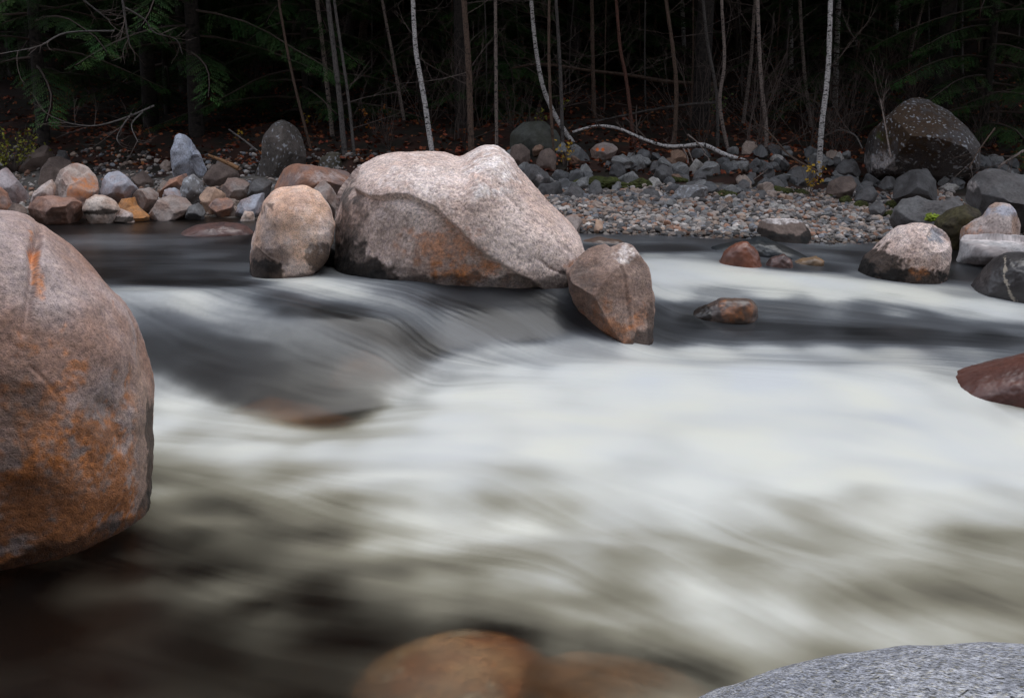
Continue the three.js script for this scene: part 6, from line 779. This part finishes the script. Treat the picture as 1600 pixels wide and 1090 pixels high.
// bare undergrowth: a few kinds of twiggy shrub, repeated
{
  const kinds = [0, 1, 2, 3].map(() => { const out = []; for (let i = 0; i < 9; i++) twig(new THREE.Vector3(rr(-.05, .05), -0.04, rr(-.05, .05)), new THREE.Vector3(rr(-.8, .8), 1, rr(-.8, .8)).normalize(), rr(.5, 1.2), .005, 2, out); return mergeGeometries(out); });
  for (let i = 0; i < 46; i++) {
    const x = rr(-6.5, 6.5), s = rr(3.1, 8), z = table(SHORE, x, 1) - s;
    if (x < -1.5 && s < 4.2) continue;
    const o = new THREE.Group(); o.name = numbered('bare_shrub'); scene.add(o); add('stems', kinds[i % 4], twigMat, o);
    o.position.set(x, groundAt(x, z), z); o.rotation.y = rr(0, 6.3); o.scale.setScalar(rr(.7, 1.4));
    tag(o, 'bare twiggy shrub in the forest undergrowth', 'shrub', 'bare shrubs in the undergrowth');
  }
}

// ------------------------------------------------------------------ evergreens
function leafTri(pos, col, p, d, side, len, w, c) { // a flat pointed blade
  const q = p.clone().addScaledVector(d, len * 0.5), e = p.clone().addScaledVector(d, len);
  pos.push(p.x, p.y, p.z, q.x + side.x * w, q.y + side.y * w, q.z + side.z * w, e.x, e.y, e.z, p.x, p.y, p.z, e.x, e.y, e.z, q.x - side.x * w, q.y - side.y * w, q.z - side.z * w);
  for (let i = 0; i < 6; i++) col.push(...c);
}
function hemlock(H, spread, fineBelow, low, per = 9) { // sprays are built leaf by leaf below fineBelow, of broader blades above
  const pos = [], col = [], limbs = [], up = new THREE.Vector3(0, 1, 0), N = Math.round(H * (1 - low) * per), e = new THREE.Vector3(), w = new THREE.Vector3(), f = new THREE.Vector3(), fs = new THREE.Vector3(), sd = new THREE.Vector3();
  for (let i = 0; i < N; i++) {
    const t = low + (1 - low) * (i / N), y = H * t, fine = y < fineBelow, len = (spread * Math.pow((1 - t) / (1 - low), 0.7) + 0.25) * rr(.7, 1.15), a = i * 2.4 + rr(-.4, .4);
    const d = new THREE.Vector3(Math.cos(a), rr(-.05, .2), Math.sin(a)), p = new THREE.Vector3(0, y, 0), pts = [p.clone()], M = 6;
    for (let k = 0; k < M; k++) { d.y = Math.max(d.y - 0.1, -0.4); d.x += rr(-.12, .12); d.z += rr(-.12, .12); d.normalize(); p.addScaledVector(d, len / M); pts.push(p.clone()); }
    const curve = new THREE.CatmullRomCurve3(pts); limbs.push(tube(pts, 0.016 * (1 - t) + .005, .003, 3, 6));
    const K = Math.round(len * (fine ? 15 : 5));
    for (let k = 1; k <= K; k++) {
      const u = k / K, q = curve.getPoint(0.1 + 0.9 * u), tan = curve.getTangent(u); sd.crossVectors(tan, up).normalize();
      for (const s of [-1, 1]) {
        f.copy(tan).multiplyScalar(.8).addScaledVector(sd, s); f.x += rr(-.25, .25); f.y += rr(-.35, .05); f.z += rr(-.25, .25); f.normalize();
        const fl = (0.14 + 0.26 * (1 - u)) * rr(.7, 1.25) * Math.min(1, len), B = fine ? Math.max(3, Math.round(fl / .035)) : 3, c0 = rr(.6, 1.5) * (u > .75 ? 1.3 : 1), warm = rr(-.004, .012), cc = [(.018 + warm) * c0, .058 * c0, .008 * c0];
        fs.crossVectors(f, up).normalize(); w.copy(q);
        for (let b = 0; b < B; b++) {
          f.y -= .04; f.normalize(); w.addScaledVector(f, fl / B);
          for (const s2 of [-1, 1]) { e.copy(f).addScaledVector(fs, s2 * .85); e.y += rr(-.35, .1); e.normalize(); leafTri(pos, col, w, e, f, (fine ? .07 : .24) * rr(.7, 1.2) * (1.2 - b / B * .6), fine ? .011 : .05, cc); }
        }
      }
    }
  }
  const crown = new THREE.BufferGeometry(); crown.setAttribute('position', new THREE.Float32BufferAttribute(pos, 3)); crown.setAttribute('color', new THREE.Float32BufferAttribute(col, 3)); crown.computeVertexNormals();
  const o = new THREE.Group(), r = H * (low > .2 ? .0065 : .011);
  add('trunk', tube([[0, -.25, 0], [0, H * .3, .05], [.05, H * .7, 0], [0, H, 0]].map(V), r, .015, 8, 14, .9, .15), hemlockBark, o);
  add('branches', mergeGeometries(limbs), twigMat, o);
  add('crown', crown, needleMat, o);
  return o;
}
const hemlockBark = std({ map: plainBark([.034, .026, .022]) });
const needleMat = std({ vertexColors: true, roughness: .75 });
{
  const fine = [hemlock(9, 2.4, 3.6, .1, 10), hemlock(8, 2.1, 3.6, .1, 10), hemlock(4.5, 1.6, 4.5, .04, 14), hemlock(3.2, 1.3, 4, .03, 18)];
  const far = [hemlock(13, 3.0, 0, .05), hemlock(15, 3.2, 0, .09), hemlock(11, 2.9, 0, .04)], high = [hemlock(17, 4.8, 0, .25, 9), hemlock(15, 5.0, 0, .28, 9)];
  const put = (proto, x, z, k, label, group) => {
    const o = proto.clone(); o.name = numbered('hemlock_tree'); scene.add(o); o.traverse((m) => { m.castShadow = m.receiveShadow = true; });
    o.position.set(x, groundAt(x, z), z); o.rotation.y = rr(0, 6.3); o.scale.setScalar(k); tag(o, label, 'hemlock', group);
  };
  for (const [v, x, s, k, l] of [
    [0, -3.9, 3.6, 1, 'large dark hemlock spreading over the shore rocks beside the standing pale rock'], [1, -5.7, 3.2, 1, 'dense hemlock behind the yellow bush'],
    [2, -2.7, 4.6, 1, 'young hemlock drooping behind the lichen capped boulder'], [2, 5.7, 4.4, 1, 'young hemlock beside the great triangular boulder'],
    [1, 6.8, 4.8, .9, 'tall hemlock beyond the broad grey boulder'], [3, -1.3, 6.2, 1, 'small hemlock behind the three stemmed clump'], [2, 4.4, 6.4, .8, 'young hemlock behind the great triangular boulder'],
    [3, .3, 7.5, 1, 'small hemlock deep behind the bent birch'], [3, -.2, 5.6, .8, 'small hemlock behind the straight brown trunk'], [2, -4.9, 5.6, 1, 'young hemlock filling the gap behind the two large shore hemlocks']]) put(fine[v], x, table(SHORE, x, 1) - s, k, l);
  for (let i = 0; i < 11; i++) { const x = -7.5 + 15 * ((i * 0.618) % 1), s = 7.5 + 6 * (i / 11); put(fine[2 + i % 2], x, table(SHORE, x, 1) - s, rr(.9, 1.2), 'young hemlock in the shade of the far forest', 'young hemlocks of the far forest'); }
  for (let i = 0; i < 34; i++) {
    const x = -15 + 30 * ((i * 0.618) % 1) + rr(-.5, .5), s = 9.5 + 11 * (i / 34) + rr(-.6, .6);
    put(far[i % 3], x, table(SHORE, x, 1) - s, rr(.85, 1.2), 'tall dark hemlock deep in the forest beyond the birches', 'hemlocks of the far forest');
  }
  for (const [x, s] of [[-4.75, 4.4], [-.62, 4.7], [2.35, 5.0], [5.3, 4.7], [-2.4, 4.9], [-9, 5], [-7.2, 5], [-5, 6.9], [-3.0, 7.2], [-1.9, 8.2], [.9, 7.6], [2.75, 8.2], [4.7, 7.6], [6.9, 6], [8.8, 5], [-8, 8], [-2.9, 10], [1.7, 11], [7.4, 9], [-.4, 9.5], [-5.2, 9.5], [4, 11]])
    put(high[Math.floor(rnd() * 2)], x, table(SHORE, x, 1) - s, rr(.9, 1.1), 'added hemlock with a bare lower trunk and a wide crown to shade the far bank', 'added hemlocks shading the far bank');  // added for their shade; crowns spread wide above the view
  for (let i = 0; i < 22; i++) put(far[i % 3], -20 + i * 1.9 + rr(-.6, .6), 4.5 + rr(0, 5), rr(1.15, 1.45), 'tall hemlock of the near bank forest', 'hemlocks of the near bank');
}

// ------------------------------------------------------------------ leaves
const LEAF = { yellow: [.5, .3, .02], orange: [.5, .17, .02], yellowgreen: [.3, .3, .03], green: [.1, .16, .03] };
function leafy(h, n, tone, spread) {
  const o = new THREE.Group(), stems = [], pos = [], col = [];
  for (let i = 0; i < 3 + n / 10; i++) {
    const d = new THREE.Vector3(rr(-spread, spread), 1, rr(-spread, spread)).normalize(), pts = [new THREE.Vector3(0, -.03, 0)], p = new THREE.Vector3();
    for (let k = 0; k < 4; k++) { d.add(new THREE.Vector3(rr(-.25, .25), 0, rr(-.25, .25))).normalize(); p.addScaledVector(d, h * rr(.8, 1.1) / 4); pts.push(p.clone()); }
    stems.push(tube(pts, .004, .0015, 3, 6)); const c = new THREE.CatmullRomCurve3(pts);
    for (let k = 0; k < 10 && pos.length < n * 18; k++) {
      const q = c.getPoint(rr(.3, 1)).add(new THREE.Vector3(rr(-.03, .03), rr(-.02, .02), rr(-.03, .03))), e = new THREE.Vector3(rr(-1, 1), rr(-.7, .4), rr(-1, 1)).normalize(), s = new THREE.Vector3(rr(-1, 1), rr(-1, 1), rr(-1, 1)).cross(e).normalize(), f = rr(.6, 1.2);
      leafTri(pos, col, q, e, s, rr(.03, .05), rr(.011, .018), LEAF[tone].map((v) => v * f));
    }
  }
  const g = new THREE.BufferGeometry(); g.setAttribute('position', new THREE.Float32BufferAttribute(pos, 3)); g.setAttribute('color', new THREE.Float32BufferAttribute(col, 3)); g.computeVertexNormals();
  add('stems', mergeGeometries(stems), twigMat, o); add('leaves', g, std({ vertexColors: true, roughness: .7 }), o); return o;
}
for (const S of SAPLINGS) { const o = leafy(S.h, S.n, S.c, .5); o.name = numbered('sapling'); scene.add(o); o.position.set(...S.p); tag(o, S.l, 'sapling'); }
{ const o = leafy(.55, 330, 'yellowgreen', 1.0); o.name = numbered('leafy_bush'); scene.add(o); o.position.set(...BUSH); tag(o, 'yellow green leafy bush behind the shore rocks', 'bush'); }
{
  const pos = [], col = []; leafTri(pos, col, new THREE.Vector3(-.5, 0, 0), new THREE.Vector3(1, .25, 0).normalize(), new THREE.Vector3(0, .3, 1), 1, .36, [1, 1, 1]);
  const g = new THREE.BufferGeometry(); g.setAttribute('position', new THREE.Float32BufferAttribute(pos, 3)); g.computeVertexNormals();
  const n = 15000, mesh = new THREE.InstancedMesh(g, std({ roughness: .85 }), n), dm = new THREE.Object3D(), c = new THREE.Color();
  for (let i = 0; i < n; i++) {
    const x = rr(-8, 8), s = 2.5 + 9 * rnd() ** 1.4, z = table(SHORE, x, 1) - s, k = rr(.035, .075);
    dm.position.set(x, groundAt(x, z) + .012, z); dm.rotation.set(rr(-.5, .5), rr(0, 6.3), rr(-.5, .5)); dm.scale.setScalar(k); dm.updateMatrix(); mesh.setMatrixAt(i, dm.matrix);
    const f = rr(.35, 1.1); mesh.setColorAt(i, c.setRGB(.34 * f, .085 * f * rr(.8, 1.4), .035 * f));
  }
  mesh.name = 'leaf_litter'; mesh.userData = { kind: 'stuff', label: 'red brown fallen leaves on the forest floor', category: 'leaf litter' }; mesh.receiveShadow = true; scene.add(mesh);
}
for (const [x, y, z, w, h] of MOSS) { const m = add('moss_cushion', mossGeometry(w, h * .8, x * 7), mossDark); m.position.set(x, y + h * .1, z); tag(m, 'low dark green moss cushion at the back of the gravel bar', 'moss', 'moss cushions behind the gravel bar'); }

renderer.render(scene, camera);
